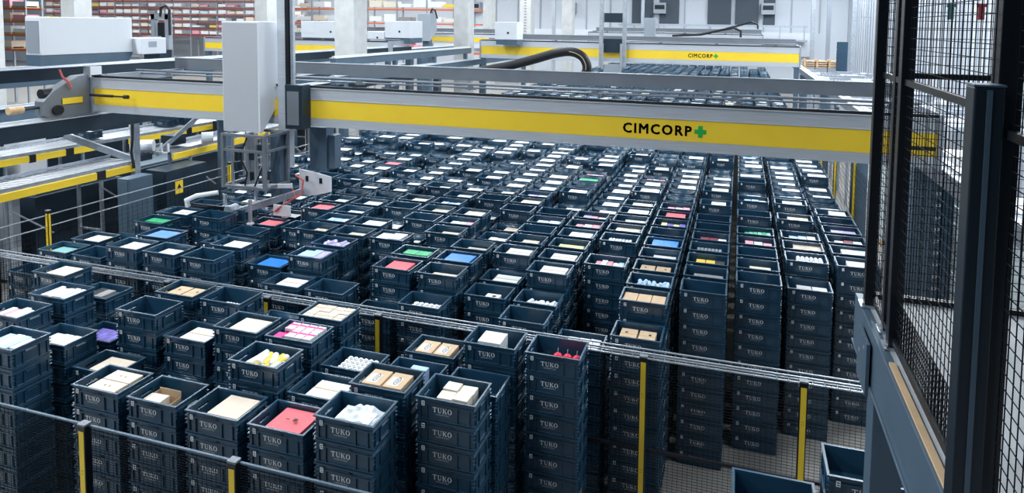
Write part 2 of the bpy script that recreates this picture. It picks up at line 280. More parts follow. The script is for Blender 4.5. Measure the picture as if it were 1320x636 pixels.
ROWS = '''- - - - - 11books - 10eye 10opn 10lidw 10pinkf 11wbag 6e - - - 11e - -
- - - - 11mixed 10papers 9T 6e 7e 11ypk 10W 11ov 11wpk - - - - 11e -
- - - - 11packs 9purple 11e 10W 11T 11pink 10wb 10tri 10e - - - - - -
- - - 11T 10dark 6e 11t2 11cansl 10e 11tmany 7e 10ov 11cube 11redb - - - - -
- - - - - - - - - - - - - - - - - - -
8e 10gg 10e 11W 11w 11e 8e 10W 10strip 9e 10lids 6e 10t1 9wbox 10t2 - - - -
8e 10T 8e 11blu 8e 11W 10blu 11cloth 6e 11red 11t 10cup 10cups 6e 11t3 - - - -
8e 8e 11grn 8e 10e 8e 8e 11rolls 6e 11grn 11blu 10W 11W 6e 11bot 11e - - -
8e 8e 11W 11e 10bit 8e 11t 11c 11box 6e 11c 11W 11W 11candy 11t2 11gry 11bluebit - -
- 10e 11e 11W 10red 10e 11bw 11W 10w 11t 9w 11t 11yb 9w 11w 11yel 11c 10wb2 -
- 9w 9e 10e 10w 11red 11w 10w 11bit 11pap 10cr 11e 11W 11cans 11blu 11cans 11e 11wb 11W
- 9w 10t 9b 10w 11w 11w 11e 11c 11c 10t 11pk2 11pk 11c 11bit 11dred 11pk 11t 11W
- 10w 10w 10w 10c 11e 11e 11c 11bw 10w 11e 11e 11mag 11w 11yp 11e 11grn2 11bw 11choc
- 11c 10e 10e 10w 11w 11w 10w 11w 11e 11c 10w 10w 11w 11red 11e 10w 10w 11pur
- 11w 11t 11e 11w 11w 11w 11w 11w 11w 11pw 10w 10w 11c 11pk 10w 11e 11t 11bit
10e 11c 11e 9e 11w 10w 11w 11w 10w 11c 11w 11w 10w 10w 11e 11c 10w 10w 11w
10c 10c 11e 11w 11w 11w 11t 10w 11w 11w 11w 11bit 10w 11w 11e 10w 11bw 11w 10w
11w 10e 11c 11w 11red 9w 11w 11w 11w 11w 11t 11grn 10w 11w 11w 11c 10w 11bw 10w
10w 11e 10w 10t 11w 9w 11w 11e 11e 11w 11e 11pk 10w 11pk 11w 11w 10w 11w 10e
10c 11t 10e 11w 11w 11e 11w 9w 11w 11w 11w 10w 10w 10w 11w 11w 11e 11w 10w
11e 10w 11e 10w 12w 10e 11w 9w 10w 11w 10w 11w 10w 11w 11teal 10w 11w 11w 10w
10e 10e 12w 10w 10e 10w 11w 11w 9w 11w 11w 11w 10w 10w 10w 10w 11e 11w 11w
11w 11w 11e 11c 11w 11c 11c 11w 11w 11w 10w 11w 10w 11e 11e 10e 11w 11w 11w
10grn 11b 11w 10c 10e 11e 10w 11w 9c 11t 9b 11e 11t 11e 11w 11c 11w 11e 11w
11e 11e 11w 10e 11c 9c 11w 11w 11t 11e 10e 11e 11e 10b 10e 10y 11b 9w 11t
11w 11c 11b 11t 11w 11b 10e 10c 11w 11e 11e 11w 10w 11c 11w 11e 11e 11b 10w
11e 9w 9c 11b 11e 11w 11w 11w 11c 11e 10t 10e 11w 9e 11e 11e 10w 11w 11w
10e 11e 11c 11e 11w 10w 10w 11w 11w 9e 10e 10w 11e 11e 11c 11w 11w 11e 10e
11e 10c 11e 11e 10w 11w 10c 9w 11c 11e 11w 10w 9e 10w 10e 11w 11w 10e 11w
11e 10w 9c 11c 11w 11w 11e 11w 10e 9w 11w 9e 11b 11e 10w 10e 11w 11e 11w
11w 11w 10w 11e 11w 11e 11w 11w 11e 11w 11b 11e 9w 11e 11w 9w 9c 11e 11e
11w 11c 11e 11w 11w 11w 9c 11t 9e 11t 10b 11w 10e 10w 11b 10w 9e 11w 11e
11b 10t 11c 9c 11e 11e 11w 11e 11w 11e 11c 9w 11w 11w 9e 11w 11e 11w 11e
11e 11c 11w 11w 9t 11w 11w 11c 11w 11t 11w 11e 9b 10w 10w 11e 11w 11e 9c
11t 11w 11c 11c 11w 11w 9c 11w 11e 10w 9c 11e 11e 11w 11w 11w 9c 11c 10w
11w 11e 10w 11e 10e 11w 11c 11w 11e 11e 11b 11w 11w 11e 11e 10c 11w 11w 10w
11e 10e 11b 11e 11w 11w 11e 11w 10w 11b 11w 11c 11w 11c 11w 11e 9t 9c 11e
10e 11c 11c 11w 11w 11c 11w 11b 11b 10w 11w 11w 10b 10e 11w 11w 11w 11e 10t
10e 11e 11e 10c 10w 10e 11c 11w 11w 9c 9c 11e 11w 11e 11w 11c 9w 11b 11e
11e 11w 11e 11e 11w 9w 11b 9w 11w 11w 11e 11e 10w 11e 11c 11e 9t 11e 11b
11c 11e 9e 11w 11w 10c 9c 10e 10w 10e 11w 11w 10w 11w 11b 11w 11w 11w 10w
10e 10w 9w 11e 10w 11w 11c 10e 11e 11w 11e 11w 11w 9w 11w 10w 11w 11w 10e
11c 11t 11e 10w 11e 11e 11e 10c 11c 11e 11e 9w 10w 11w 10e 11w 11w 11w 9w
11e 11c 11e 11e 11w 11c 11w 11e 11e 11e 11w 11c 11e 11e 11c 11w 11e 11w 10w
11e 10w 11w 11t 11t 11b 11c 9e 11e 11e 10w 11c 11w 10e 10w 9w 9w 11e 10w
10w 10w 11c 11w 11e 11w 10w 10w 10w 11t 9w 9w 10c 11e 11c 11c 10e 11t 11e
10c 9w 10w 10c 9e 11e 11w 11c 11w 11w 10w 11c 11c 11w 9e 11w 10w 10e 11e
11b 11w 11e 10e 11w 11w 11b 11w 11w 10w 9t 11w 11w 9e 11b 11c 10c 11w 11e
11t 10w 10b 11w 11e 11c 11e 9w 11w 11e 10c 11e 11e 11b 11c 11c 11w 11e 11w
11w 11b 11e 11b 11w 9w 11w 11e 10w 11c 11e 11w 10e 11w 10c 11w 10w 11w 11w
11w 10e 11e 11w 10w 11w 11e 11c 11e 11w 11w 11t 10w 9w 11e 9e 11e 11e 11w
11e 11w 10w 11e 11w 11e 10e 11w 11w 11c 11b 11b 11w 11e 11w 11w 11c 11w 11w
9e 11w 11w 10w 11e 11w 11w 11e 11w 11c 11e 11c 11e 11c 11w 11b 11w 11w 10e
11w 9c 11w 11e 11w 11c 11w 11e 11c 11w 11t 9w 11w 11b 11e 11w 11e 9b 11b
11w 11e 11e 10e 11w 11w 11w 11w 9w 11e 11c 11b 11e 10w 11e 10b 11w 11c 11c
11e 11e 11c 11e 11e 9c 11b 10e 11b 11w 11c 11e 11c 11t 11w 11w 11w 11w 9w
11w 9c 11w 10w 11e 11e 9w 11e 11e 11e 11e 11w 11w 11c 10w 10e 10w 10w 11e
10e 11w 11w 11w 11w 10e 11w 10w 10e 11e 11e 11w 11w 11t 11w 11c 11c 11e 9w
11e 11w 10w 11e 11w 11e 11e 11w 11w 11c 9w 9e 10w 9c 10e 10w 9e 11w 11w
11w 11c 11b 11w 10e 11w 11e 11t 11w 11e 11w 11b 10w 11w 11e 11w 11e 11e 10e
11e 11c 11w 10e 11b 11w 11e 10e 11c 11w 10b 11w 11w 11c 9e 11c 10e 11t 10w
9w 11e 11e 10e 11c 11e 10c 11w 11w 11e 9w 11w 11w 11e 11e 10w 11e 9w 11w
10w 11t 9b 9w 11w 10e 11b 11c 11w 10b 11w 11b 11e 10w 10e 11w 9e 11w 11e
11e 11w 11c 11w 11w 9e 11w 9b 11e 10w 11c 11e 11w 11w 11w 11t 11e 11c 11e
11w 11e 11e 11t 11e 11w 11c 9e 10w 11c 11c 11e 11w 10w 9w 11e 10w 11c 10w
11e 11e 11b 10w 11w 11c 11e 9b 11w 9w 11e 11e 10w 10e 9w 11c 11c 11w 11c
11w 11w 11w 9w 10w 11w 9w 11e 9w 11e 10w 10w 11t 11w 11w 11e 11e 11t 11c
11w 11t 11c 11w 11w 11t 11t 11e 9c 11e 10c 11e 11e 10w 10e 11e 11c 9e 11t
11e 11e 11e 11c 11w 10c 11e 11c 9b 11t 11w 10e 11c 10w 10c 10e 9w 9w 10e
9e 11w 11w 10w 11b 11t 11w 11b 9w 11w 11w 11e 11w 10w 11w 11w 10e 9c 10w
11e 11w 11w 11w 11b 11e 10e 11e 9w 11c 10w 11e 11w 11w 10c 9e 10w 10w 11e
11e 11w 11w 11e 11e 11w 11w 11c 10w 10w 11w 11c 10e 10w 10w 11w 11w 11c 10c
11w 11w 11w 11e 11w 11w 9b 11w 11e 11w 9w 11w 11e 11w 9w 11e 11e 11e 10e
11w 9t 11e 11e 10w 11w 11w 9b 10e 9w 11e 11w 11w 11w 11c 11e 11w 11w 11e
9e 11w 11w 10w 10w 10t 10e 11w 11e 11w 9b 11w 11e 10w 11e 11w 11b 10w 9w
11w 11e 11e 11w 11w 10w 11b 11c 10w 11c 11c 11c 11w 10c 11w 11c 9e 11w 10w
11w 11e 11w 11w 11w 9c 11c 11w 9w 11e 11c 10e 11c 10w 11t 11c 9e 11b 9b
9e 11e 9w 11e 11e 9w 11w 11w 11w 11t 11w 11e 9w 10t 11c 11b 11c 11e 9w
11e 11w 11c 11e 10w 10b 11c 11e 11e 11e 10e 10c 10e 11c 10w 11b 10e 11w 11e
11w 10w 11w 11e 11b 10c 9e 10w 11c 11c 11w 11w 10c 10w 10w 10w 11c 11e 11b
10w 11c 11b 10w 11w 11e 11w 10w 11w 11w 10e 11b 10e 11w 10e 9w 11w 11w 11w
11w 10e 10e 11e 9e 11e 11e 11c 11c 11e 11t 11w 11t 11c 10t 11c 11e 9w 11e
10w 11c 11t 11w 10c 10c 9b 9e 11e 11e 11w 11w 11w 11w 11w 11c 10w 10e 11e
11t 10c 10w 11t 11t 10e 9c 11b 10c 11w 11e 11w 11e 11w 11b 11w 11b 9w 11w
10e 11w 11c 10e 10w 11w 11e 11c 11e 11e 11e 11t 11w 11t 11w 9w 11b 10w 11e
11w 11w 10w 11e 10w 10e 11w 11c 11w 10c 10w 10w 11e 11w 11w 11w 11t 11c 11c
11b 11w 11e 11c 10e 11w 11e 11w 9w 9e 10w 11w 11w 11w 11e 11c 10w 9c 11w
11c 11w 10e 10c 11c 11w 10w 11e 11w 11w 11w 10t 10b 10w 10c 11e 11w 9e 11w
11t 10w 9w 11w 11e 9e 11c 9e 11e 11w 11b 11c 11c 11w 11w 10c 11t 11w 11w
11e 10e 11e 10c 11e 11w 11e 11t 10w 11w 10w 11e 9w 11w 10c 11w 11w 11e 11e
9c 11w 11w 11c 11e 11w 11t 11t 11e 11w 11w 11w 11e 11w 11w 10w 11w 11w 10e
9w 11w 10w 10c 11e 9w 11w 10e 11w 11e 11w 9c 10w 11w 11w 11w 11e 10b 10w
11c 10w 11t 11w 11t 11e 11e 11e 11w 11c 11w 9w 9t 11e 11w 11w 11w 9e 10b
9e 11c 11w 11e 10e 9w 11c 10w 11e 11w 11e 10e 9c 9c 11c 11e 11w 11t 11e
11e 11w 11w 10w 11w 11w 11e 11w 11w 11e 11w 11c 10w 9w 11w 11w 10e 11c 11e
9e 11w 9b 10w 11w 10e 11t 11w 10w 10c 11w 11w 9e 11e 10w 11c 11w 10b 11e
10w 11e 11e 9e 11e 11e 9e 11w 11c 10t 9c 11c 11w 10c 11w 11c 11e 10w 11e
11e 10w 10e 11w 11e 10e 11e 11b 9e 10e 11e 9w 9w 10e 11e 10b 10e 10w 11w
11b 11w 11w 11e 11c 11e 11c 10c 11c 11e 9e 9w 11w 11w 11c 11c 11b 9e 11w
11e 11w 10w 10w 11e 11w 11w 11e 11w 9e 11w 11w 11c 11w 11w 10b 11w 9e 11e'''
SEL = '-4,-7,11;-3,-6,11;-6,-7,10;-5,-7,10;-7,-7,10;-6,-6,11;-8,-7,10;-4,-6,11;-2,-4,11;-3,-4,11;2,-6,11;-4,-7,10;-9,-5,11;-4,-7,9;-7,-5,11;-10,-7,11;-6,-5,11;-1,-2,10;-3,-6,10;-3,-6,9;-3,-6,8;-8,-5,10;-8,-4,11;-10,-6,10;-11,-5,11;1,-7,11;-5,-7,9;-5,-2,10;-1,-1,11;-5,-6,10;-6,-4,11;-4,-4,10;-11,-6,11;-6,-7,9;-6,-7,8;-3,-2,10;0,0,11;-4,-1,10;-5,-5,10;-5,-1,11;-2,-4,10;-2,-4,8;-2,-4,9;-2,-4,7;-7,-7,9;1,1,11;-12,-4,11;-2,-4,6;-7,-7,8;-7,-7,7;-10,-2,11;2,2,10;-3,0,11;-8,-2,10;-7,-2,10;-6,-1,11;-9,-6,9;-8,-1,11;-8,-7,9;-8,-7,8;-9,-4,11;-8,-7,7;-5,-7,8;-10,-7,5;-2,-4,5;-10,-7,6;-2,1,11;-10,-7,7;-3,-5,10;-10,-7,8;-6,-2,9;-10,-7,9;-10,-7,10;2,3,11;-8,-7,6;-11,-2,11;-1,-2,9;-1,-2,8;-4,1,11;-11,-4,10;-1,-2,7;-1,-2,6;-9,-5,10;-1,-2,5;-1,-2,4;-1,-2,3;-3,-1,10;-12,-2,11;-8,-5,9;-2,-2,9;-2,3,11;3,3,11;-10,-1,11;-7,1,11;-12,1,11;-9,-1,10;-5,-2,9;0,0,10;0,0,9;-14,-2,10;-6,2,11;0,0,8;0,0,7;-1,0,11;0,0,5;0,0,6;0,0,4;0,0,3;-6,-6,10;0,0,2;-1,-2,2;0,0,1;-5,0,11;1,1,10;1,1,8;1,1,9;2,2,9;2,2,8;2,2,7;1,1,7;1,1,5;1,1,6;2,2,6;-8,0,11;2,2,5;2,2,4;-4,0,10;1,1,4;1,1,3;1,1,2;2,2,2;2,2,3;2,2,1;1,1,1;-9,1,11;-10,-7,4;-13,0,11;-6,-7,7;-1,1,11;0,1,11;-3,1,11;2,7,11;-12,-1,11;-13,-2,10;-7,3,11;-4,-5,10;-6,0,11;-5,1,11;-2,1,10;-6,-1,10;-10,-2,10;1,7,11;-3,-4,10;-5,5,11;3,3,1;1,2,11;3,3,2;-6,-2,8;3,3,3;3,3,4;3,3,5;-15,-2,8;-1,2,11;-8,1,11;0,2,11;-11,-5,10;3,3,6;3,3,10;3,3,7;-3,2,11;-14,-1,10;3,3,9;-11,-2,10;3,3,8;-10,-5,9;-8,4,11;-2,1,9;-11,1,10;-12,2,11;-12,-2,10;-9,-5,9;-4,-1,9;-4,2,11;-2,1,8;-10,3,11;2,9,11;-10,-6,9;0,8,11;1,3,11;-6,6,11;3,4,11;-4,8,11;-3,3,11;2,4,11;-1,3,11;-6,3,11;0,3,11;3,5,11;1,9,11;-13,1,11;-11,2,10;-8,-2,9;-4,3,11;-8,2,11;-2,9,11;1,4,11;-6,4,11;2,5,11;-2,4,11;-1,4,11;0,4,11;3,6,11;-3,4,11;-12,7,11;1,12,11;-12,-2,9;0,10,11;-9,2,11;-8,7,11;-3,-5,9;-3,-5,8;-3,-5,7;-4,-6,10;-4,-6,9;-12,5,10;3,14,11;-4,-6,8;-4,4,11;-6,-4,10;-9,3,11;1,5,11;-7,-5,10;-2,5,11;-5,-1,10;-9,4,11;-3,5,11;3,7,11;-1,5,11;0,5,11;-4,-7,8;-2,1,7;-4,5,11;-7,9,11;-11,7,11;-10,-6,8;-8,-1,10;-3,-5,6;-14,5,10;-3,-6,7;-7,4,11;-2,-2,8;-2,-2,7;-10,-6,7;-2,-2,5;-10,-6,6;-10,-6,5;-2,-2,6;-10,-6,4;-2,-2,4;-2,6,11;-2,-2,3;-10,-6,3;-2,-2,2;-13,2,11;-6,-5,10;-12,1,10;-1,6,11;3,8,11;-7,6,11;-7,5,11;0,6,11;-8,10,11;-5,3,10;-13,5,10;-15,-2,7;-3,0,10;-1,-1,10;-5,6,11;-11,13,12;-4,13,11;-10,9,11;-5,7,11;-13,7,11;-10,4,11;-2,13,11;-8,0,10;0,16,11;-1,7,11;-7,-7,6;-11,3,10;-8,5,11;-2,7,11;-10,2,10;-7,-5,9;-3,-4,8;-3,-4,9;-3,16,11;-13,4,10'
STACK = {}
for jj, line in enumerate(ROWS.split('\n')):
    for ii, t in enumerate(line.split()):
        if t != '-':
            k = 0
            while t[k].isdigit(): k += 1
            STACK[(ii - 15, jj - 7)] = (int(t[:k]), t[k:])
SELS = [tuple(int(a) for a in s.split(',')) for s in SEL.split(';')]
def pos(i, j): return GX0 + i * SX, GY0 + j * SY
WORDS = dict(w='a white carton', e='nothing', W='one large white carton', c='a cream carton', t='a brown carton', b='a pale blue pack', T='a flat pale cardboard lid',
    t1='one small brown carton', t2='two brown cartons side by side', t3='three brown cartons in a line', tmany='a full layer of brown cartons', books='blue and white books', eye='two pale lidded cartons',
    opn='an open-flap brown carton', lidw='a big pale carton', pinkf='a coral red flat carton', wbag='a bagged white load', mixed='mixed wrapped packets',
    papers='loose white papers', ypk='yellow and white tubes', ov='two brown cartons with oval prints', wpk='four wrapped white packs', packs='thin white packets', purple='purple film packs',
    wb='white bottles', tri='a pale blue folded sheet', dark='black flat cases', cansl='small tins', pink='white and pink cartons', cube='a white block', redb='red round nets', gg='a grey green sheet',
    strip='a narrow white strip', lids='rows of white lids', wbox='white stacked cartons', blu='a bright blue sheet', cloth='folded pale cloths', red='a coral red card', cup='a white printed box',
    cups='loose white cups', grn='bright green packs', rolls='lilac rolls', bot='pale blue bottles', bit='a few small packets', box='a white printed carton', candy='pink and white striped packs',
    gry='a long grey carton', bluebit='small blue packs', bw='blue and white packs', yb='a pale yellow strip', yel='yellow packs', wb2='white bags', pap='printed papers', cr='crumpled white packs',
    cans='rows of grey tins', pk2='two pale speckled packs', pk='pink and white packs', dred='dark red printed packs', mag='stacked magazines', yp='yellow and purple packs', grn2='a row of pale green packs', pur='a lilac pack',
    choc='white and brown printed packs', pw='purple and white packs', teal='a pale teal pack', y='a pale yellow carton')
def where(i, j):
    col = '%s line from right' % ordn(4 - i)
    if j <= -4: return col + ', %s row before middle fence' % ordn(-3 - j)
    return col + ', %s row past middle fence' % ordn(j + 3)
first = {}
def put_crate(i, j, k):
    n, code = STACK[(i, j)]; x, y = pos(i, j); top = (k == n)
    me = ME_open if top else ME_closed
    o = bpy.data.objects.new('crate', me); C.objects.link(o); o.location = (x, y, (k - 1) * PP)
    l = bpy.data.objects.new('printed_lettering', ME_let); C.objects.link(l); l.parent = o
    s = bpy.data.objects.new('label_sticker', ME_st); C.objects.link(s); s.parent = o
    if j < 3:
        m_ = bpy.data.objects.new('label_print', ME_sm); C.objects.link(m_); m_.parent = s
    if top:
        what = 'empty top crate' if code == 'e' else 'top crate with ' + WORDS[code]
        lab = '%s, %s' % (what, where(i, j))
    else: lab = '%s crate down, %s' % (ordn(n - k + 1), where(i, j))
    tag(o, lab, 'crate', 'lettered storage crates in stacks')
    return o
for s_ in SELS: put_crate(*s_)

# all the other crates of the field: one uncountable mass
def rep(mb_list, name, mats):
    V = []; F = []; L = []; MI = []; off = 0
    for mb, offs in mb_list:
        if not offs: continue
        v = np.array(mb.v); O = np.array(offs); n = len(v)
        V.append((v[None] + O[:, None]).reshape(-1, 3))
        lens = np.array([len(f) for f in mb.f]); idx = np.concatenate([np.array(f) for f in mb.f])
        F.append((idx[None] + (np.arange(len(O)) * n)[:, None]).ravel() + off); L.append(np.tile(lens, len(O))); MI.append(np.tile(np.array(mb.m), len(O)))
        off += n * len(O)
    V = np.concatenate(V); F = np.concatenate(F); L = np.concatenate(L); MI = np.concatenate(MI)
    me = bpy.data.meshes.new(name); me.vertices.add(len(V)); me.vertices.foreach_set('co', V.ravel().astype('f4'))
    me.loops.add(len(F)); me.loops.foreach_set('vertex_index', F.astype('i4'))
    st = np.zeros(len(L), 'i4'); st[1:] = np.cumsum(L)[:-1]
    me.polygons.add(len(L)); me.polygons.foreach_set('loop_start', st); me.polygons.foreach_set('loop_total', L.astype('i4'))
    me.polygons.foreach_set('material_index', MI.astype('i4'))
    for m in mats: me.materials.append(m)
    me.update(calc_edges=True); me.validate()
    o = bpy.data.objects.new(name, me); C.objects.link(o); return o
selset = set(SELS)
near_c, near_o, far_c, far_o, txt = [], [], [], [], []
for (i, j), (n, code) in STACK.items():
    x, y = pos(i, j)
    for k in range(1 if j < 4 else max(1, n - (5 if j < 40 else 3)), n + 1):
        if (i, j, k) in selset: continue
        p = (x, y, (k - 1) * PP)
        (((near_o if k == n else near_c) if j < 14 else (far_o if k == n else far_c))).append(p)
        if j < 16 and k > n - (12 if j < 4 else 4): txt.append(p)
cm = lambda d, c: crate_mb(d, c)
let1 = MB().add(tuko_only, mi=1).add(sticker, mi=1)
o = rep([(cm(1, True), near_c), (cm(1, False), near_o), (cm(0, True), far_c), (cm(0, False), far_o), (let1, txt)], 'crate_field', [M['crate'], M['text']])
tag(o, 'mass of dark blue lettered crates stacked beyond and between the nearer ones', 'crates', kind='stuff')

# ------------------------------------------------------------------ goods in the crates
def roundbox(b, x0, x1, y0, y1, z0, z1, mi=0): b.box(x0, x1, y0, y1, z0, z1, mi)
CONT = {}
def item(name, x, y, z, b, mats, label, cat, group, bevel=0.003):
    o = b.build(name, mats, loc=(x, y, z), bevel=bevel); tag(o, label, cat, group); return o
def carton(x, y, w_, d_, zb, zt, m, label, group, tape=True, rot=0.0, name='carton'):
    """x,y = centre"""
    h = zt - zb
    o = MB().box(-w_ / 2, w_ / 2, -d_ / 2, d_ / 2, 0, h).build(name, m, loc=(x, y, zb), bevel=.004); o.rotation_euler = (0, 0, rot)
    tag(o, label, 'carton' if name == 'carton' else name.replace('_', ' '), group)
    if tape:
        MB().box(-w_ / 2 + .002, w_ / 2 - .002, -.010, .010, h, h + .0012).build('tape', M['tape'], o)
    return o
def lumpy(n=10, sx=.2, sy=.15, h=.04, seed=0, nx=12, ny=10):
    rnd = random.Random(seed); b = MB(); P = []
    bumps = [(rnd.uniform(-sx, sx), rnd.uniform(-sy, sy), rnd.uniform(.03, .07), rnd.uniform(.4, 1)) for _ in range(n)]
    for a in range(ny):
        for c in range(nx):
            X = -sx + 2 * sx * c / (nx - 1); Y = -sy + 2 * sy * a / (ny - 1)
            e = min(1, 4 * (1 - abs(X) / sx)) * min(1, 4 * (1 - abs(Y) / sy))
            z = max([k * math.exp(-((X - u) ** 2 + (Y - v) ** 2) / r ** 2) for u, v, r, k in bumps]) * h
            P.append((X * (1 - .03 * rnd.random()), Y, z * e + .02 * e))
    N = len(P); P += [(p[0], p[1], -.08) for p in P]
    F = [(a * nx + c, a * nx + c + 1, (a + 1) * nx + c + 1, (a + 1) * nx + c) for a in range(ny - 1) for c in range(nx - 1)]
    edge = [c for c in range(nx)] + [a * nx + nx - 1 for a in range(1, ny)] + [(ny - 1) * nx + c for c in range(nx - 2, -1, -1)] + [a * nx for a in range(ny - 2, 0, -1)]
    F += [(edge[k], edge[k - 1], edge[k - 1] + N, edge[k] + N) for k in range(len(edge))]
    F.append(tuple(e + N for e in edge))
    b.poly(P, F); return b
far_goods = []
def fill_crate(i, j, n, code, near):
    if code == 'e': return
    rnd = random.Random(i * 1000 + j * 7 + n)
    x0, y0 = pos(i, j); zb = (n - 1) * PP + .0105; R = n * PP
    cx, cy = x0 + .3, y0 + .2; wh = 'in ' + where(i, j)
    def box1(m, w_, d_, top, dx=0, dy=0, word='white carton', tape=False, rot=0, name='carton', grp='cartons in the crates'):
        w_ = min(w_, .55); d_ = min(d_, .35)
        dx = max(-(.278 - w_ / 2), min(.278 - w_ / 2, dx)); dy = max(-(.178 - d_ / 2), min(.178 - d_ / 2, dy))
        return carton(cx + dx, cy + dy, w_, d_, zb, R - top, M[m], word + ' ' + wh, grp, tape and near, rot, name)
    r = rnd.uniform
    S = dict(w=('white', 'white carton'), c=('cream', 'cream carton'), t=('lidtan', 'pale brown carton'), b=('ltblue', 'pale blue carton'), y=('ltyel', 'pale yellow carton'), teal=('teal', 'pale teal carton'), yb=('ltyel', 'pale yellow strip carton'), gry=('grey', 'long grey carton'))
    if code in S:
        m, wd = S[code]; w_, d_ = r(.26, .42), r(.16, .29)
        if code in ('gry', 'yb'): w_, d_ = .40, .18
        box1(m, w_, d_, r(.05, .10) if j < 3 else r(.03, .07) if j < 8 else r(.012, .04), r(.02, .1), r(-.05, .03) if j < 4 else r(.0, .08), wd)
    elif code == 'W': box1('white', .37, .27, .035, .05, -.0, 'large white carton', True)
    elif code == 'T': box1('lidtan', .36, .27, .03, .05, 0, 'flat pale cardboard lid')
    elif code == 'lidw': box1('lidtan', .34, .30, .02, .08, .0, 'big pale carton')
    elif code == 't1': box1('tan', .22, .14, .10, .02, -.08, 'small brown carton', True)
    elif code == 'blu': box1('blue', .40, .30, .02, .02, -.01, 'bright blue sheet stack')
    elif code == 'red':
        box1('red', .34, .30, .03, .03, 0, 'coral red carton'); 
    elif code == 'pinkf':
        o = box1('red', .37, .32, .035, .03, 0, 'coral red flat carton')
        MB().box(-.06, -.02, -.01, .0, .0, .001).box(.02, .06, -.02, .02, 0, .001).build('black_print', M['ink'], o, (0, -.01, R - .015 - zb))
    elif code == 'grn':
        for k in (-1, 1): box1('green', .20, .17, .03, .02 + k * .105, .02, ('left' if k < 0 else 'right') + ' bright green pack')
    elif code in ('cube',): box1('white', .26, .24, -.01, -.02, -.03, 'white block carton')
    elif code == 'cup':
        o = box1('white', .20, .14, .05, .06, -.04, 'white printed box')
        MB().cyl((0, 0, 0), (0, 0, .001), .03, 12).build('black_print', M['ink'], o, (.02, 0, R - .05 - zb))
    elif code == 'box':
        for k in (-1, 1): box1('white', .22, .26, .01 - .01 * k, k * .112, -.02, ('left' if k < 0 else 'right') + ' white printed carton')
    elif code == 'gg': box1('teal', .46, .30, .07, 0, 0, 'grey green sheet stack')
    elif code == 'strip': box1('white', .30, .06, .05, -.08, -.12, 'narrow white strip carton')
    elif code in ('t2', 'ov', 'eye'):
        m = 'lidtan' if code == 'eye' else 'tan'
        for k in (-1, 1):
            o = box1(m, .20 if code != 'eye' else .34, .25 if code != 'eye' else .16, .05 if code == 't2' else .02, k * .112 if code != 'eye' else .03, 0 if code != 'eye' else k * .085,
                     {('t2', -1): 'left brown carton', ('t2', 1): 'right brown carton', ('ov', -1): 'left brown carton with an oval print', ('ov', 1): 'right brown carton with an oval print',
                      ('eye', -1): 'front pale carton with two dark holes', ('eye', 1): 'rear pale carton with two dark holes'}[(code, k)], code == 't2')
            h = R - (.05 if code == 't2' else .02) - zb
            if code == 'ov':
                pr = MB()
                for q in range(16):
                    t0, t1 = 2 * PI * q / 16, 2 * PI * (q + 1) / 16
                    pr.poly([(.028 * math.cos(t0), .065 * math.sin(t0), 0), (.028 * math.cos(t1), .065 * math.sin(t1), 0), (.021 * math.cos(t1), .052 * math.sin(t1), 0), (.021 * math.cos(t0), .052 * math.sin(t0), 0)], [(0, 1, 2, 3)])
                for q in (-.009, 0, .009): pr.box(q - .002, q + .002, -.034, .034, 0, .0004)
                pr.build('oval_print', M['ink'], o, (.0, -.01, h + .0012)); MB().box(-.055, .055, -.07, .07, 0, .0006).build('white_label', M['white'], o, (-.02, -.02, h))
            if code == 'eye': MB().cyl((-.03, 0, 0), (-.03, 0, .001), .009, 10).cyl((.03, 0, 0), (.03, 0, .001), .009, 10).build('hole', M['ink'], o, (0, 0, h))
            if code == 't2': MB().cyl((0, 0, 0), (0, 0, .001), .018, 10).build('round_print', M['ink'], o, (.03 * k, .03, h))
    elif code == 't3':
        for k in (-1, 0, 1): box1('tan', .17, .26, .03, k * .178, -.02, ('left', 'middle', 'right')[k + 1] + ' brown carton of three', False)
    elif code == 'tmany':
        for a in range(4):
            for b_ in range(2): box1('lidtan' if (a + b_) % 3 else 'cream', .125, .160, .02 + .004 * ((a + b_) % 2), (a - 1.5) * .134, (b_ - .5) * .172, '%s brown carton of the %s row' % (ordn(a + 1), ('front', 'rear')[b_]), True)
    elif code == 'pink':
        for a in range(4):
            for b_ in range(2):
                if a == 0 and b_ == 0: continue
                o = box1('white', .105, .145, -.004, (a - 1.5) * .112 + .02, (b_ - .5) * .152, '%s white and pink carton of the %s row' % (ordn(a + 1), ('front', 'rear')[b_]))
                MB().box(-.05, .05, -.012, .02, 0, .0008).box(-.052, -.038, -.07, .07, 0, .0006).build('pink_band', M['magenta'], o, (0, .02, R + .004 - zb))
                MB().box(-.046, .046, -.0735, -.0727, -.07, -.03).build('pink_front', M['magenta'], o, (0, 0, R + .004 - zb))
        box1('magenta', .11, .12, .03, -.19, -.09, 'magenta carton lying lowest at the left')
    elif code in ('books', 'mag', 'pap', 'bw', 'mixed', 'papers', 'packs', 'pw', 'pk', 'dred', 'yp', 'choc', 'wbox', 'candy', 'pk2', 'dark', 'yel', 'bluebit', 'cr', 'wb2', 'wpk', 'purple', 'pur', 'grn2', 'tri', 'bit', 'opn', 'cloth'):
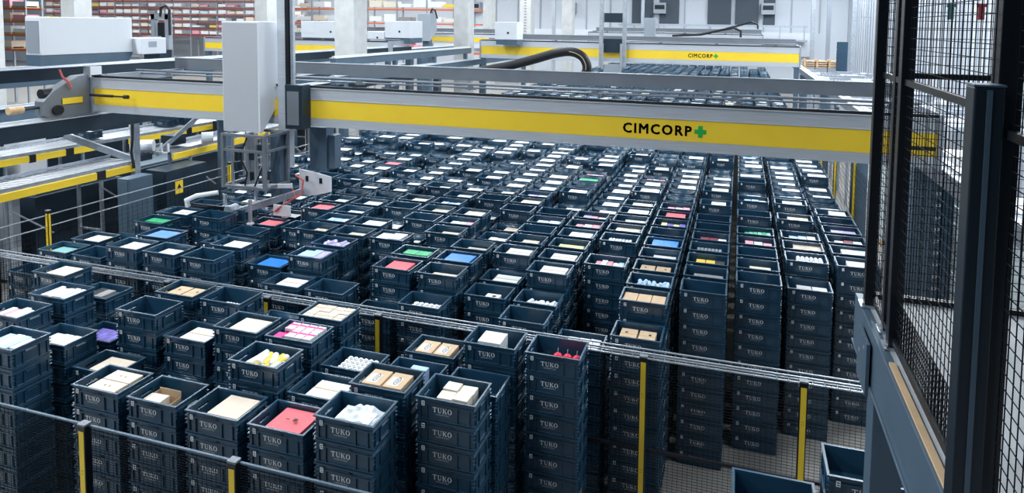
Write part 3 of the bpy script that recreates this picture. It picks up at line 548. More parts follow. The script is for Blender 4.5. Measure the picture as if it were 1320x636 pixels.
        PAL = dict(books=['ltblue', 'white', 'ltblue', 'white'], mag=['lilac', 'pink', 'white'], pap=['white', 'cream', 'pink'], bw=['ltblue', 'ltblue', 'white'], mixed=['white', 'pink', 'bag', 'white', 'bag'], papers=['white', 'cream', 'white'],
                   packs=['white', 'white', 'cream', 'white', 'white', 'white'], pw=['lilac', 'white'], pk=['pink', 'white', 'pink'], dred=['dred', 'dred', 'white'], yp=['ltyel', 'purple', 'ltyel', 'purple'], choc=['white', 'dred', 'white'],
                   wbox=['white', 'white', 'white'], candy=['pink', 'white', 'pink', 'white', 'ltblue'], pk2=['bag', 'bag'], dark=['dark', 'grey', 'dark'], yel=['yellow', 'yellow', 'dark'], bluebit=['ltblue', 'white'], cr=['white', 'bag', 'white'], wb2=['white', 'white'],
                   wpk=['white', 'white'], purple=['purple', 'purple'], pur=['lilac'], grn2=['green', 'teal', 'green', 'teal', 'green', 'teal'], tri=['ltblue'], bit=['pink', 'white'], opn=['cream', 'yellow'], cloth=['ltblue', 'ltblue', 'lilac'])[code]
        word = {'dark': 'flat case', 'purple': 'film pack', 'wpk': 'wrapped pack', 'books': 'book', 'mag': 'magazine bundle', 'tri': 'folded sheet', 'cloth': 'folded cloth'}.get(code, 'packet')
        nm = word.replace(' ', '_'); cn = {'dred': 'dark red', 'ltblue': 'pale blue', 'ltyel': 'pale yellow', 'bag': 'clear-wrapped', 'dark': 'black', 'purple': 'purple', 'yellow': 'yellow'}
        m_n = len(PAL); top = {'books': .015, 'purple': .01, 'packs': .0, 'wbox': .02, 'tri': -.02, 'wpk': .01, 'dark': .02, 'bit': .09, 'bluebit': .09, 'opn': .02, 'cloth': .0, 'papers': .03}.get(code, .04)
        if code == 'wpk':
            for a in (-1, 1):
                for b_ in (-1, 1):
                    o = box1('cream', .15, .125, .012 + .006 * a * b_, a * .08 + .04, b_ * .067 - .01, '%s %s wrapped white pack' % (('rear', 'front')[b_ < 0], ('left', 'right')[a > 0]), False, .03 * a * b_, 'wrapped_pack', 'wrapped packs in the crates')
            return
        if code == 'opn':
            box1('cream', .2, .14, .04, -.07, -.085, 'pale printed pack in the open carton', False, .05, 'packet', 'packets in the crates')
            o = MB().box(-.13, .13, .10, .104, 0, .19).box(-.13, -.126, -.10, .10, 0, .17).box(.126, .13, -.06, .104, 0, .13).box(-.13, .13, -.104, .104, 0, .004).build('open_carton', M['tan'], loc=(cx - .02, cy - .06, zb))
            tag(o, 'open-flap brown carton ' + wh, 'carton', 'cartons in the crates'); return
        tot = .42 if code not in ('bit', 'bluebit', 'tri') else .2; sw = tot / m_n
        for k, c in enumerate(PAL):
            dx = -tot / 2 + sw * (k + .5) + .04
            box1(c, sw * .93, r(.2, .28) if code not in ('bit', 'bluebit') else .09, top + r(0, .018), dx, r(-.05, .0) - (.07 if code in ('bit', 'bluebit') else 0),
                 '%s %s, %s from the left' % (cn.get(c, c), word, ordn(k + 1)), False, r(-.0, .0), nm, word + 's in the crates')
    elif code in ('cans', 'lids', 'wb', 'cups', 'bot', 'rolls', 'ypk', 'cansl'):
        spec = dict(cans=(7, 4, .026, 'silver', .05, 'tin'), lids=(6, 2, .034, 'white', .06, 'white_tub'), wb=(6, 4, .030, 'white', .02, 'white_bottle'), cups=(7, 3, .030, 'white', .07, 'white_cup'), bot=(7, 2, .030, 'ltblue', .03, 'pale_blue_bottle'),
                    rolls=(5, 3, .036, 'lilac', .02, 'lilac_roll'), ypk=(5, 3, .033, 'yellow', .02, 'yellow_tube'), cansl=(6, 2, .022, 'silver', .10, 'tin'))[code]
        nx, ny, rr, m, top, nm = spec
        laid = code in ('ypk', 'rolls', 'cups', 'bot')
        for a in range(nx):
            for b_ in range(ny):
                X = cx + (a - (nx - 1) / 2) * rr * 2.08 + (.05 if code != 'cans' else 0); Y = cy + (b_ - (ny - 1) / 2) * rr * 2.15 - .03; h = R - top - zb
                if X + rr > x0 + .578: X = x0 + .575 - rr
                if laid:
                    tl = r(-.5, .5); L = .06 if code != 'ypk' else .075; dz = r(-.02, .012); L = min(L, .075)
                    X = min(max(X, x0 + .06), x0 + .54); Y = min(max(Y, y0 + .1), y0 + .3)
                    b = MB().cyl((-L * math.sin(tl), -L * math.cos(tl), 0), (L * math.sin(tl), L * math.cos(tl), 0), rr, 12)
                    o = b.build(nm, M[m if (a + b_) % 2 or code != 'ypk' else 'white'], loc=(X, Y, R - top - rr + dz))
                    MB().cyl((-(L + .006) * math.sin(tl), -(L + .006) * math.cos(tl), 0), (-L * math.sin(tl), -L * math.cos(tl), 0), rr * .7, 10).build('cap', M['white'], o)
                else:
                    b = MB().cyl((0, 0, 0), (0, 0, h - .012), rr, 14); o = b.build(nm, M[m], loc=(X, Y, zb))
                    MB().cyl((0, 0, h - .012), (0, 0, h), rr * (.97 if code != 'wb' else .6), 14).build('lid', M['white' if code != 'cans' else 'silver'], o)
                tag(o, '%s %s from the left, %s from the front, %s' % (ordn(a + 1), nm.replace('_', ' '), ordn(b_ + 1), wh), nm.split('_')[-1], nm.replace('_', ' ') + 's in the crates')
    elif code == 'wbag':
        o = lumpy(14, .20, .14, .05, 3, 22, 16).build('wrapped_load', M['bag'], loc=(cx + .03, cy - .02, R - .075)); tag(o, 'bagged white load ' + wh, 'bag')
        MB().box(-.17, .17, -.11, .06, -.08, .035).build('white_sack', M['white'], o, bevel=.012)
    elif code == 'redb':
        for k in range(3):
            b = MB(); nr = 10; P = []; F = []
            for a in range(6):
                t = PI / 2 * a / 5
                for c in range(nr): P.append((.052 * math.cos(t) * math.cos(2 * PI * c / nr), .052 * math.cos(t) * math.sin(2 * PI * c / nr), .05 * math.sin(t)))
            for a in range(5):
                for c in range(nr): F.append((a * nr + c, a * nr + (c + 1) % nr, (a + 1) * nr + (c + 1) % nr, (a + 1) * nr + c))
            b.poly(P, F); b.cyl((0, 0, -.06), (0, 0, 0), .052, nr)
            o = b.build('red_net', M['deepred'], loc=(cx - .0 + k * .105, cy + .02, R - .125)); tag(o, '%s bright red round net ' % ('left', 'middle', 'right')[k] + wh, 'net', 'red nets')
            MB().bar((0, 0, .045), (.004, 0, .10), .006).build('net_tail', M['bag'], o)
n_ind = 0
order_ = sorted([(j, i) for (i, j), (n, c) in STACK.items() if c != 'e'])
for j, i in order_:
    n, code = STACK[(i, j)]
    if j < -2 or (i, j, n) in selset or (j < 13 and n >= 10):
        fill_crate(i, j, n, code, j < 2)
    else:
        x, y = pos(i, j); rnd = random.Random(i * 91 + j); a, b_ = rnd.uniform(.28, .45), rnd.uniform(.2, .32); t = rnd.uniform(.012, .04)
        dx = rnd.uniform(.02, .55 - a); far_goods.append((x + .02 + dx, x + .02 + dx + a, y + .37 - b_, y + .37, (n - 1) * PP + .011, n * PP - t, {'c': 1, 't': 1, 'b': 2}.get(code, 0)))
fg = MB()
for g in far_goods: fg.box(*g)
o = fg.build('boxed_goods', [M['white'], M['cream'], M['ltblue']]); tag(o, 'pale goods lying in the far and sunken crates of the field', 'goods', kind='stuff')
# ------------------------------------------------------------------ wire fences
def wire_panel(parent, axis, c, a0, a1, z0, z1, da, dz, r, name='mesh_panel', m='wire', frame=0.0):
    """grid of wires in the plane axis=c; a runs along the other horizontal axis"""
    b = MB(); na = max(1, round((a1 - a0) / da)); nz = max(1, round((z1 - z0) / dz))
    def B(u0, u1, w0, w1, t):
        if axis == 'y': b.box(u0, u1, c - t, c + t, w0, w1)
        else: b.box(c - t, c + t, u0, u1, w0, w1)
    for k in range(na + 1):
        u = a0 + (a1 - a0) * k / na; B(u - r, u + r, z0, z1, r)
    for k in range(nz + 1):
        z = z0 + (z1 - z0) * k / nz; B(a0, a1, z - r, z + r, r * .8)
    if frame:
        for z in (z0, z1): B(a0, a1, z - frame, z + frame, frame)
    return b.build(name, M[m], parent)

# middle fence behind the near stacks, plane Y = 6.95
mf = empty('mesh_fence', (-5, 6.95, 0)); tag(mf, 'long black mesh fence with a wire basket rail crossing behind the near stacks', 'fence')
mf.location = (0, 0, 0)
wire_panel(mf, 'y', 6.93, -11.2, 2.6, .12, 2.02, .055, .034, .0016)
t = MB()
for (yy, zz, r) in ((6.90, 2.115, .009), (6.99, 2.115, .007), (6.90, 2.055, .006), (6.99, 2.04, .006), (6.945, 2.04, .004)): t.box(-11.2, 2.6, yy - r, yy + r, zz - r, zz + r)
k = -11.15
while k < 2.6:
    t.bar((k, 6.90, 2.115), (k, 6.90, 2.04), .006); t.bar((k, 6.90, 2.042), (k, 6.99, 2.042), .006); t.bar((k, 6.99, 2.04), (k, 6.99, 2.115), .006); k += .12
t.build('basket_rail', M['galv'], mf)
rr = MB(); rr.box(-11.2, 2.6, 6.92, 6.945, .95, .985).build('middle_rail', M['black'], mf)
def yellow_post(x, y, zt, parent, face='y', wd=.080):
    p = MB().box(x - wd / 2, x + wd / 2, y - .03, y + .03, 0, zt).build('post', M['black'], parent)
    s = MB()
    s.box(x - wd * .35, x + wd * .37, y - .033, y - .0302, .02, zt - .05)
    if face == 'xy': s.box(x + wd / 2 + .0002, x + wd / 2 + .003, y - .018, y + .018, .02, zt - .05)
    s.build('yellow_strip', M['gold'], p)
    h = MB()
    for z in (zt - .42, zt - .45, .8, .77):
        for dx in (-.008, .008): h.cyl((x + dx, y - .0336, z), (x + dx, y - .033, z), .004, 6)
    h.build('bolt_holes', M['ink'], p)
    MB().box(x - wd / 2 - .004, x + wd / 2 + .004, y - .034, y + .034, zt, zt + .018).build('cap', M['steeld'], p)
    return p
for k in range(8): yellow_post(.75 - 1.68 * k, 6.85, 2.10, mf)

# front fence, plane Y = 4.2
ff = empty('mesh_fence', (0, 0, 0)); tag(ff, 'nearest black mesh fence with yellow-faced posts at the lower left edge', 'fence')
wire_panel(ff, 'y', 4.18, -7.6, .2, .1, 2.06, .050, .024, .0013)
MB().box(-7.6, .2, 4.17, 4.19, 2.066, 2.082).build('top_rail', M['bluesteel'], ff)
for k in range(5): yellow_post(-.66 - 1.665 * k, 4.16, 2.09, ff)

# ------------------------------------------------------------------ walkway on the right with its cage
WX, WZ = .72, 4.2
deck = empty('walkway_platform', (0, 0, 0)); tag(deck, 'raised walkway platform with slate blue edge beam at the right', 'platform')
MB().box(WX + .045, 5.5, .5, 4.1, WZ - .03, WZ).build('deck', M['mezz'], deck)
MB().box(WX, WX + .05, .5, 4.1, WZ - .30, WZ - .002).box(WX - .012, WX, .5, 4.1, WZ - .30, WZ - .285).build('edge_beam', M['bluesteel'], deck, bevel=.003)
MB().box(WX + .012, WX + .04, .5, 3.25, WZ - .001, WZ + .012).build('plywood_strip', M['ply'], deck)
MB().box(WX + .05, 5.5, 4.05, 4.1, WZ - .30, WZ - .002).build('end_beam', M['bluesteel'], deck)
cl = empty('support_column', (0, 0, 0)); tag(cl, 'slate blue steel column standing under the walkway edge', 'column')
MB().box(.745, .90, 3.60, 3.76, 0, WZ - .30).build('shaft', M['bluesteel'], cl, bevel=.004)
MB().box(.690, .7075, 3.55, 3.80, WZ - .34, WZ - .06).box(.65, 1.0, 3.5, 3.86, 0, .02).build('plate', M['bluesteel'], cl)
MB().cyl((.70, 3.62, 4.09), (.688, 3.62, 4.09), .012, 8).cyl((.70, 3.74, 4.02), (.688, 3.74, 4.02), .012, 8).build('bolt', M['galv'], cl)

cage = empty('safety_cage', (0, 0, 0)); tag(cage, 'tall black mesh cage fence standing on the walkway at the right', 'fence')
def sq(x, y, s, z0, z1, nm='post', m='black', par=cage, bev=.003): return MB().box(x - s / 2, x + s / 2, y - s / 2, y + s / 2, z0, z1).build(nm, M[m], par, bevel=bev)
sq(.765, 3.93, .055, WZ, 7.4); sq(.80, 3.62, .055, WZ, 7.4)
sq(.79, 3.44, .06, WZ, 7.4)
for (px_, py_) in ((.765, 3.93), (.79, 3.44), (.80, 3.62)):
    MB().box(px_ - .05, px_ + .05, py_ - .05, py_ + .05, WZ, WZ + .008).cyl((px_ - .038, py_ - .038, WZ + .008), (px_ - .038, py_ - .038, WZ + .025), .007, 8).build('foot_plate', M['galv'], cage)
# near heavy post
np_ = MB().box(.70, .785, 2.22, 2.30, 3.2, 5.63).build('heavy_post', M['postdark'], cage, bevel=.006)
MB().box(.735, .749, 2.213, 2.22, 3.2, 5.62).build('seam', M['bluesteel'], np_)
MB().box(.698, .787, 2.218, 2.302, 5.63, 5.636).build('cap', M['bluesteel'], np_)
sq(.835, 2.36, .07, WZ, 7.2)
MB().cyl((.79, 2.31, 4.56), (.775, 2.27, 4.56), .012, 8).build('bolt', M['galv'], cage)
# side panel along the walkway edge
wire_panel(cage, 'x', .79, 2.34, 3.43, WZ + .06, 5.53, .045, .05, .0016)
wire_panel(cage, 'x', .79, 2.34, 3.43, 5.56, 7.2, .045, .05, .0016)
wire_panel(cage, 'x', .78, 3.47, 3.92, WZ + .06, 7.2, .045, .05, .0016)
MB().box(.775, .805, 2.34, 3.92, 5.53, 5.56).build('middle_rail', M['black'], cage)
MB().box(.775, .805, 2.34, 3.92, WZ + .03, WZ + .06).build('bottom_rail', M['black'], cage)
wire_panel(cage, 'x', .795, 2.34, 3.43, WZ + .06, WZ + .26, .022, .025, .0016, 'fine_mesh')
# end panel
wire_panel(cage, 'y', 4.05, .80, 1.95, WZ + .03, 5.52, .050, .05, .0018)
wire_panel(cage, 'y', 4.05, .80, 1.95, 5.55, 7.2, .050, .05, .0018)
MB().box(.80, 5.2, 4.035, 4.065, 5.52, 5.55).build('middle_rail', M['black'], cage)
MB().box(.80, 5.2, 4.03, 4.07, WZ + .0, WZ + .03).build('bottom_rail', M['black'], cage)
sq(1.42, 4.05, .05, WZ, 7.2); sq(1.97, 4.05, .05, WZ, 7.2)
wire_panel(cage, 'y', 4.05, 2.0, 3.2, WZ + .03, 7.2, .050, .05, .0018)
wire_panel(cage, 'x', .845, .6, 2.3, WZ + .06, 7.2, .05, .05, .0016)
MB().box(.83, .86, .6, 2.33, 5.455, 5.485).build('middle_rail', M['black'], cage)
for k, (x, c) in enumerate(((.92, 'teal'), (1.13, 'teal'), (1.28, 'red'))):
    o = MB().box(x - .016, x + .016, 4.015, 4.030, 5.86 - (.02 if k == 0 else 0), 5.95).box(x - .022, x + .022, 4.012, 4.033, 5.93, 5.95).build('tag_clip', M[c], bevel=.002)
    tag(o, ('small teal clip hanging on the cage mesh, nearest the corner posts', 'small teal clip hanging on the cage mesh beside the red one', 'small red clip hanging high on the cage mesh')[k], 'clip')

# ------------------------------------------------------------------ gantries
def gantry(name, Y, x0, x1, zb, h, lab, tx, tsize, dz_rear=.07, rear=2.0, logo=True):
    g = empty(name, (0, 0, 0)); tag(g, lab, 'gantry')
    zt = zb + h; ya, yb = zb + h * .215, zb + h * .70
    MB().prism([(Y, zb + .02), (Y + .02, zb), (Y + .26, zb), (Y + .26, zt), (Y, zt), (Y, yb), (Y + .012, yb), (Y + .012, ya), (Y, ya)], 'x', x0, x1).build('front_beam', M['steel'], g)
    MB().box(x0 + .02, x1 - .02, Y + .002, Y + .012, ya + .004, yb - .004).build('yellow_panel', M['gold'], g)
    MB().box(x0, x1, Y - .012, Y, zb + .0, zb + .014).box(x0, x1, Y - .006, Y, yb + .0, yb + .012).box(x0, x1, Y - .014, Y + .01, zt - .01, zt + .006).build('edge_strip', M['steel'], g)
    MB().box(x0, x1, Y + .03, Y + .06, zt, zt + .05).box(x0, x1, Y + .16, Y + .2, zt, zt + .035).build('running_rail', M['rubber'], g)
    RY = Y + rear
    MB().box(x0, x1, RY, RY + .22, zt + dz_rear, zt + dz_rear + .25).build('rear_beam', M['steeld'], g)
    MB().box(x0, x1, RY - .01, RY + .03, zt + dz_rear + .25, zt + dz_rear + .262).build('rear_rail', M['steel'], g)
    p = MB().cyl((x0, Y + rear * .5, zt + .10), (x1, Y + rear * .5, zt + .10), .026, 10).cyl((x0, Y + rear * .5 + .12, zt + .02), (x1, Y + rear * .5 + .12, zt + .02), .018, 8)
    p.build('cable_conduit', M['steeld'], g)
    q = x0 + .9
    while q < x1:
        MB().prism([(q - .09, zt + .0), (q + .16, zt + .0), (q + .05, zt + .09), (q, zt + .09)], 'y', Y + rear * .5 - .04, Y + rear * .5 - .025).bar((q, Y + rear * .5 - .05, zt + .0), (q, Y + rear * .5 + .16, zt + .0), .04, .02).build('bracket', M['steeld'], g); q += 2.4
    for xx in (x0 - .05, x1): MB().box(xx, xx + .05, Y - .03, Y + .30, zb - .04, zt + .06).box(xx, xx + .05, Y + .28, RY + .25, zt - .12, zt + .06).build('end_plate', M['cabgrey'], g)
    MB().box(x0, x1, Y + .30, Y + .42, zt - .16, zt - .06).build('inner_channel', M['darksteel'], g)
    if Y > 15:
        for xx in ((x0, x1 - .18) if Y < 30 else ()): MB().box(xx, xx + .18, Y + .02, Y + .24, 0, zb).build('support_leg', M['bluesteel'], g, bevel=.01)
    if logo:
        l0 = text_mb('CIMCORP', 1.0, 0, 1.22); lt = MB()
        for dx_, dz_ in ((-.03, -.022), (.03, -.022), (-.03, .022), (.03, .022), (0, 0), (-.03, 0), (.03, 0), (0, .022), (0, -.022)): lt.add(l0, (dx_, dz_, 0))
        xs = [v[0] for v in lt.v]; ys = [v[1] for v in lt.v]; wx = max(xs) - min(xs); wy = max(ys) - min(ys); cx_ = (max(xs) + min(xs)) / 2; cy_ = (max(ys) + min(ys)) / 2
        sx_, sz_ = tsize[0] / wx, tsize[1] / wy; yy = Y - .001
        o = MB(); o.v = [((v[0] - cx_) * sx_, 0, (v[1] - cy_) * sz_) for v in lt.v]; o.f = lt.f; o.m = lt.m
        zc = (ya + yb) / 2
        o.build('brand_lettering', M['ink'], g, (tx, yy, zc))
        a = tsize[1] * .55; cxx = tx + tsize[0] / 2 + a * 1.45
        c_ = a * .36
        MB().prism([(-c_, -a), (c_, -a), (c_, -c_), (a, -c_), (a, c_), (c_, c_), (c_, a), (-c_, a), (-c_, c_), (-a, c_), (-a, -c_), (-c_, -c_)], 'y', -.002, 0).build('green_cross', M['plus'], g, (cxx, yy, zc))
    return g
g1 = gantry('gantry_crane', 10.0, -13.0, 2.75, 3.83, .71, 'nearest yellow and silver gantry beam spanning the crate stacks, with large black lettering', -1.235, (1.09, .165))
g2 = gantry('gantry_crane', 27.0, -11.5, 2.3, 4.20, .78, 'second yellow gantry beam farther back, with small black lettering', -1.6, (1.0, .17), dz_rear=.05)
g3 = gantry('gantry_crane', 38.0, -9.0, 1.2, 4.75, .55, 'third thin yellow gantry beam near the back wall', 0, (1, .1), logo=False)
# end buffers
for (nm, xa, xb, y, z, par) in (('buffer_arm', 2.78, 2.05, 9.9, 4.12, g1),):
    MB().cyl((xa - .1, y, z), (xa - .45, y, z), .03, 10).cyl((xa - .45, y, z), (xa - .62, y, z), .018, 8).cyl((xa - .62, y, z), (xa - .66, y, z), .04, 10).build(nm, M['rubber'], par)
MB().cyl((-12.9, 9.86, 4.20), (-12.3, 9.86, 4.20), .028, 10).cyl((-12.3, 9.86, 4.20), (-12.0, 9.86, 4.20), .018, 8).cyl((-12.0, 9.86, 4.20), (-11.9, 9.86, 4.20), .04, 10).build('buffer_arm', M['rubber'], g1)
# left trolley of the near gantry
tr = MB().prism([(9.05, 3.86), (9.15, 3.80), (10.2, 3.80), (10.2, 4.62), (9.75, 4.60), (9.25, 4.34), (9.05, 4.14)], 'x', -13.30, -13.06).build('trolley', M['steeld'], g1, bevel=.01)
MB().box(-13.05, -13.035, 9.4, 9.8, 4.05, 4.17).build('yellow_panel', M['gold'], tr)
MB().cyl((-13.2, 9.1, 4.28), (-13.2, 9.35, 4.28), .10, 14).build('motor', M['rubber'], tr)
MB().cyl((-13.05, 9.3, 3.95), (-13.0, 9.3, 3.95), .10, 14).build('wheel', M['rubber'], tr)
MB().cyl((-13.18, 8.75, 4.02), (-13.18, 9.05, 4.02), .025, 8).build('buffer_rod', M['rubber'], tr)
MB().cyl((-13.18, 8.5, 4.02), (-13.18, 8.75, 4.02), .075, 16).build('yellow_buffer', M['wood'], tr, bevel=.006)
MB().tube([(-13.1, 9.4, 4.75), (-13.05, 9.42, 4.6), (-13.0, 9.5, 4.5), (-13.0, 9.55, 4.36)], .022).build('red_hose', M['hose'], tr)
MB().box(-13.2, -13.0, 9.95, 10.2, 4.55, 4.78).build('bracket', M['cabinet'], tr, bevel=.01)
# long white control housing above the left trolley
hs = empty('control_housing', (0, 0, 0)); tag(hs, 'long white enamel housing on the left end of the nearest gantry', 'cabinet')
MB().box(-13.42, -13.0, 9.02, 10.92, 5.05, 5.80).build('body', M['cabinet'], hs, bevel=.012)
MB().prism([(9.0, 4.84), (10.85, 4.86), (10.95, 5.05), (9.0, 5.05)], 'x', -13.40, -13.02).build('base', M['bluesteel'], hs)
MB().box(-13.38, -13.06, 9.005, 9.02, 5.1, 5.72).build('end_door', M['cabgrey'], hs)
h2 = MB().box(-13.3, -12.75, 10.925, 11.55, 5.0, 5.36).build('control_box', M['cabinet'], bevel=.01); tag(h2, 'small white box just right of the long white housing', 'box')
MB().box(-12.749, -12.745, 11.1, 11.3, 5.15, 5.28).build('cover', M['cabgrey'], h2)

# pick and place mast of the near gantry
ms = empty('gripper_mast', (0, 0, 0)); tag(ms, 'tall white and steel gripper mast hanging from the nearest gantry over the crates', 'machine')
MB().prism([(9.60, 3.71), (9.66, 3.71), (10.22, 4.36), (10.22, 5.77), (9.60, 5.77)], 'x', -9.29, -8.46).build('housing', M['cabinet'], ms, bevel=.01)
MB().box(-9.27, -8.50, 9.594, 9.60, 3.74, 5.74).build('front_door', M['doorgrey'], ms)
MB().box(-8.36, -8.16, 9.95, 10.15, 3.0, 8.6).build('mast_column', M['steel'], ms, bevel=.01)
MB().box(-8.14, -8.06, 9.9, 10.0, 4.3, 8.6).build('cable_channel', M['black'], ms)
MB().box(-8.04, -7.98, 9.92, 9.98, 4.4, 8.6).build('light_strip', M['galv'], ms)
MB().box(-8.03, -7.66, 9.74, 9.98, 3.80, 4.62).build('carriage_plate', M['darksteel'], ms, bevel=.008)
MB().box(-7.97, -7.72, 9.72, 9.74, 3.88, 4.5).build('cover', M['steeld'], ms)
MB().box(-8.42, -8.20, 9.8, 10.0, 2.42, 3.72).build('lower_column', M['bluesteel'], ms, bevel=.006)
fr = MB(); X0_, X1_, Y0_, Y1_ = -9.07, -8.16, 9.35, 9.95
for x in (X0_, X1_):
    for y in (Y0_, Y1_): fr.bar((x, y, 2.72), (x, y, 3.72), .055)
for z in (2.75, 3.42, 3.70):
    fr.bar((X0_, Y0_, z), (X1_, Y0_, z), .045); fr.bar((X0_, Y1_, z), (X1_, Y1_, z), .045); fr.bar((X0_, Y0_, z), (X0_, Y1_, z), .045); fr.bar((X1_, Y0_, z), (X1_, Y1_, z), .045)
fr.build('lift_frame', M['steeld'], ms)
for (x, y, r_) in ((-8.95, 9.45, .028), (-8.72, 9.6, .045), (-8.66, 9.5, .03), (-8.40, 9.7, .028), (-8.82, 9.8, .05), (-8.28, 9.5, .02), (-8.52, 9.55, .035)): MB().cyl((x, y, 2.6), (x, y, 3.72), r_, 10).build('guide_rod', M['silver'], ms)
for (x, y, z) in ((-8.9, 9.5, 3.1), (-8.6, 9.55, 3.3), (-8.7, 9.6, 2.9), (-8.35, 9.5, 3.45), (-8.3, 9.55, 2.95)): MB().box(x - .06, x + .06, y - .05, y + .05, z - .08, z + .08).build('valve_block', M['darksteel'], ms, bevel=.006)
for P_ in ([(-8.6, 9.45, 3.7), (-8.75, 9.4, 3.3), (-8.6, 9.42, 3.0), (-8.7, 9.45, 2.7)], [(-8.3, 9.45, 3.65), (-8.22, 9.4, 3.2), (-8.45, 9.42, 2.75)]): MB().tube(P_, .014).build('air_hose', M['rubber'], ms)
MB().tube([(-9.15, 9.3, 2.62), (-9.45, 9.1, 2.58), (-9.62, 9.05, 2.50), (-9.62, 9.08, 2.38)], .045, 10).build('gripper_arm', M['cabinet'], ms)
MB().bar((-8.75, 9.2, 2.30), (-7.75, 9.9, 2.62), .07, .12).cyl((-8.78, 9.13, 2.36), (-8.78, 9.33, 2.36), .09, 14).build('gripper_arm', M['galv'], ms, bevel=.006)
MB().bar((-8.9, 9.4, 2.72), (-7.9, 9.75, 2.74), .05, .08).build('gripper_arm', M['cabinet'], ms, bevel=.006)
MB().box(-8.16, -7.80, 9.55, 9.58, 2.22, 2.42).build('white_plate', M['cabinet'], ms, bevel=.004)
MB().bar((-9.55, 9.1, 2.42), (-8.78, 9.2, 2.38), .05).build('cross_bar', M['black'], ms)
for (x, y, z0, z1_) in ((-8.95, 9.25, 2.62, 2.41), (-8.30, 9.14, 2.6, 2.19), (-8.0, 9.67, 2.6, 2.19), (-8.65, 9.67, 2.6, 2.41)):
    f_ = MB().bar((x, y, z0), (x, y, z1_), .045).build('finger', M['galv'], ms)
    MB().box(x - .05, x + .05, y - .04, y + .04, z1_ - .035, z1_).build('suction_foot', M['cabinet'], f_, bevel=.004)
cv = MB().prism([(-7.95, 3.0), (-7.55, 2.95), (-7.25, 2.9), (-7.25, 2.62), (-7.6, 2.52), (-7.95, 2.5)], 'y', 10.0, 10.02).build('white_cover', M['cabinet'], ms)
MB().box(-7.80, -7.74, 9.99, 9.999, 2.78, 2.88).box(-7.5, -7.44, 9.99, 9.999, 2.76, 2.86).build('slot', M['ink'], cv)
MB().tube([(-7.95, 9.9, 2.9), (-7.7, 9.8, 2.85), (-7.7, 9.75, 2.6), (-8.0, 9.6, 2.4), (-8.1, 9.5, 2.3)], .018).tube([(-8.0, 9.85, 2.7), (-7.8, 9.7, 2.55), (-8.05, 9.5, 2.35)], .014).build('red_hose', M['hose'], ms)
MB().box(-7.98, -7.60, 10.35, 10.6, 2.9, 3.75).box(-7.6, -7.45, 10.4, 10.6, 2.95, 3.6).build('motor_cover', M['bluesteel'], ms, bevel=.008)

# energy chain hanging behind the near gantry
ec = MB(); pts = [(x * .948, 12.33, (z - 5.805) * .948 + 5.805) for x, y, z in [(-5.9, 13.0, 4.66), (-5.16, 13.0, 4.81), (-4.8, 13.0, 4.89), (-4.26, 13.0, 5.04), (-3.83, 13.0, 5.17), (-3.48, 13.0, 5.22), (-3.23, 13.0, 5.13), (-3.12, 13.0, 4.96), (-3.12, 13.0, 4.80), (-3.16, 13.0, 4.6)]]
P2 = []
for k in range(len(pts) - 1):
    p0, p1, p2, p3 = (Vector(pts[max(0, k - 1)]), Vector(pts[k]), Vector(pts[k + 1]), Vector(pts[min(len(pts) - 1, k + 2)]))
    for t_ in (0, .25, .5, .75): P2.append(tuple(.5 * ((2 * p1) + (p2 - p0) * t_ + (2 * p0 - 5 * p1 + 4 * p2 - p3) * t_ ** 2 + (3 * p1 - p0 - 3 * p2 + p3) * t_ ** 3)))
ch = MB().tube(P2 + [pts[-1]], .095, 16).build('energy_chain', M['rubber']); MB().tube([(x, 12.235, z + .0) for x, y, z in P2[20:32]], .010, 8).build('tan_stripe', M['tape'], ch); tag(ch, 'thick black looping cable chain above the nearest gantry', 'cable')

# ------------------------------------------------------------------ crane runways (rails along the hall)
def runway(x, z0, z1, wd, y0, y1, lab, m='steeld', cols=(), cw=.28, lip=True):
    r = empty('crane_runway', (0, 0, 0)); tag(r, lab, 'rail')
    MB().box(x - wd / 2, x + wd / 2, y0, y1, z0, z1).build('girder', M[m], r)
    if lip: MB().box(x - wd / 2 - .03, x + wd / 2 + .03, y0, y1, z1, z1 + .02).box(x - .04, x + .04, y0, y1, z1 + .02, z1 + .07).build('rail_head', M['steel'], r)
    for y in cols: MB().box(x - cw / 2, x + cw / 2, y - cw / 2, y + cw / 2, 0, z0).build('leg', M['bluesteel'], r, bevel=.01)
    return r
runway(2.95, 3.55, 3.80, .22, 5.5, 42, 'grey crane runway girder along the right side of the stacks', cols=(11.5, 17, 24, 32), cw=.34)
runway(-13.2, 3.42, 3.74, .24, 6.5, 27, 'dark crane runway girder at the left end of the nearest gantry', 'darksteel', cols=(13.7, 20, 26))
ug = runway(-11.85, 4.42, 4.66, .20, 16.5, 26.5, 'upper slate girder rising behind the thick concrete column toward the second gantry', 'bluesteel', cols=(), lip=True)
for y in (17, 20, 23, 26): MB().box(-11.92, -11.78, y, y + .14, 4.17, 4.42).build('spacer', M['bluesteel'], ug)
runway(-11.85, 3.85, 4.10, .20, 16.5, 42, 'long slate runway girder along the far left side of the stacks', 'bluesteel', cols=(17, 22.5, 28, 34), cw=.22)
runway(-14.6, 4.42, 4.68, .22, 6.5, 26, 'upper dark runway girder left of the white housing', 'darksteel', cols=(26,))
runway(-16.2, 4.15, 4.42, .22, 6.5, 36, 'slate runway girder farther left behind the conveyors', 'bluesteel', cols=(20, 30))
runway(-17.2, 3.1, 3.55, .22, 8, 30, 'slate cladding girder over the roller conveyors', 'bluesteel', cols=())

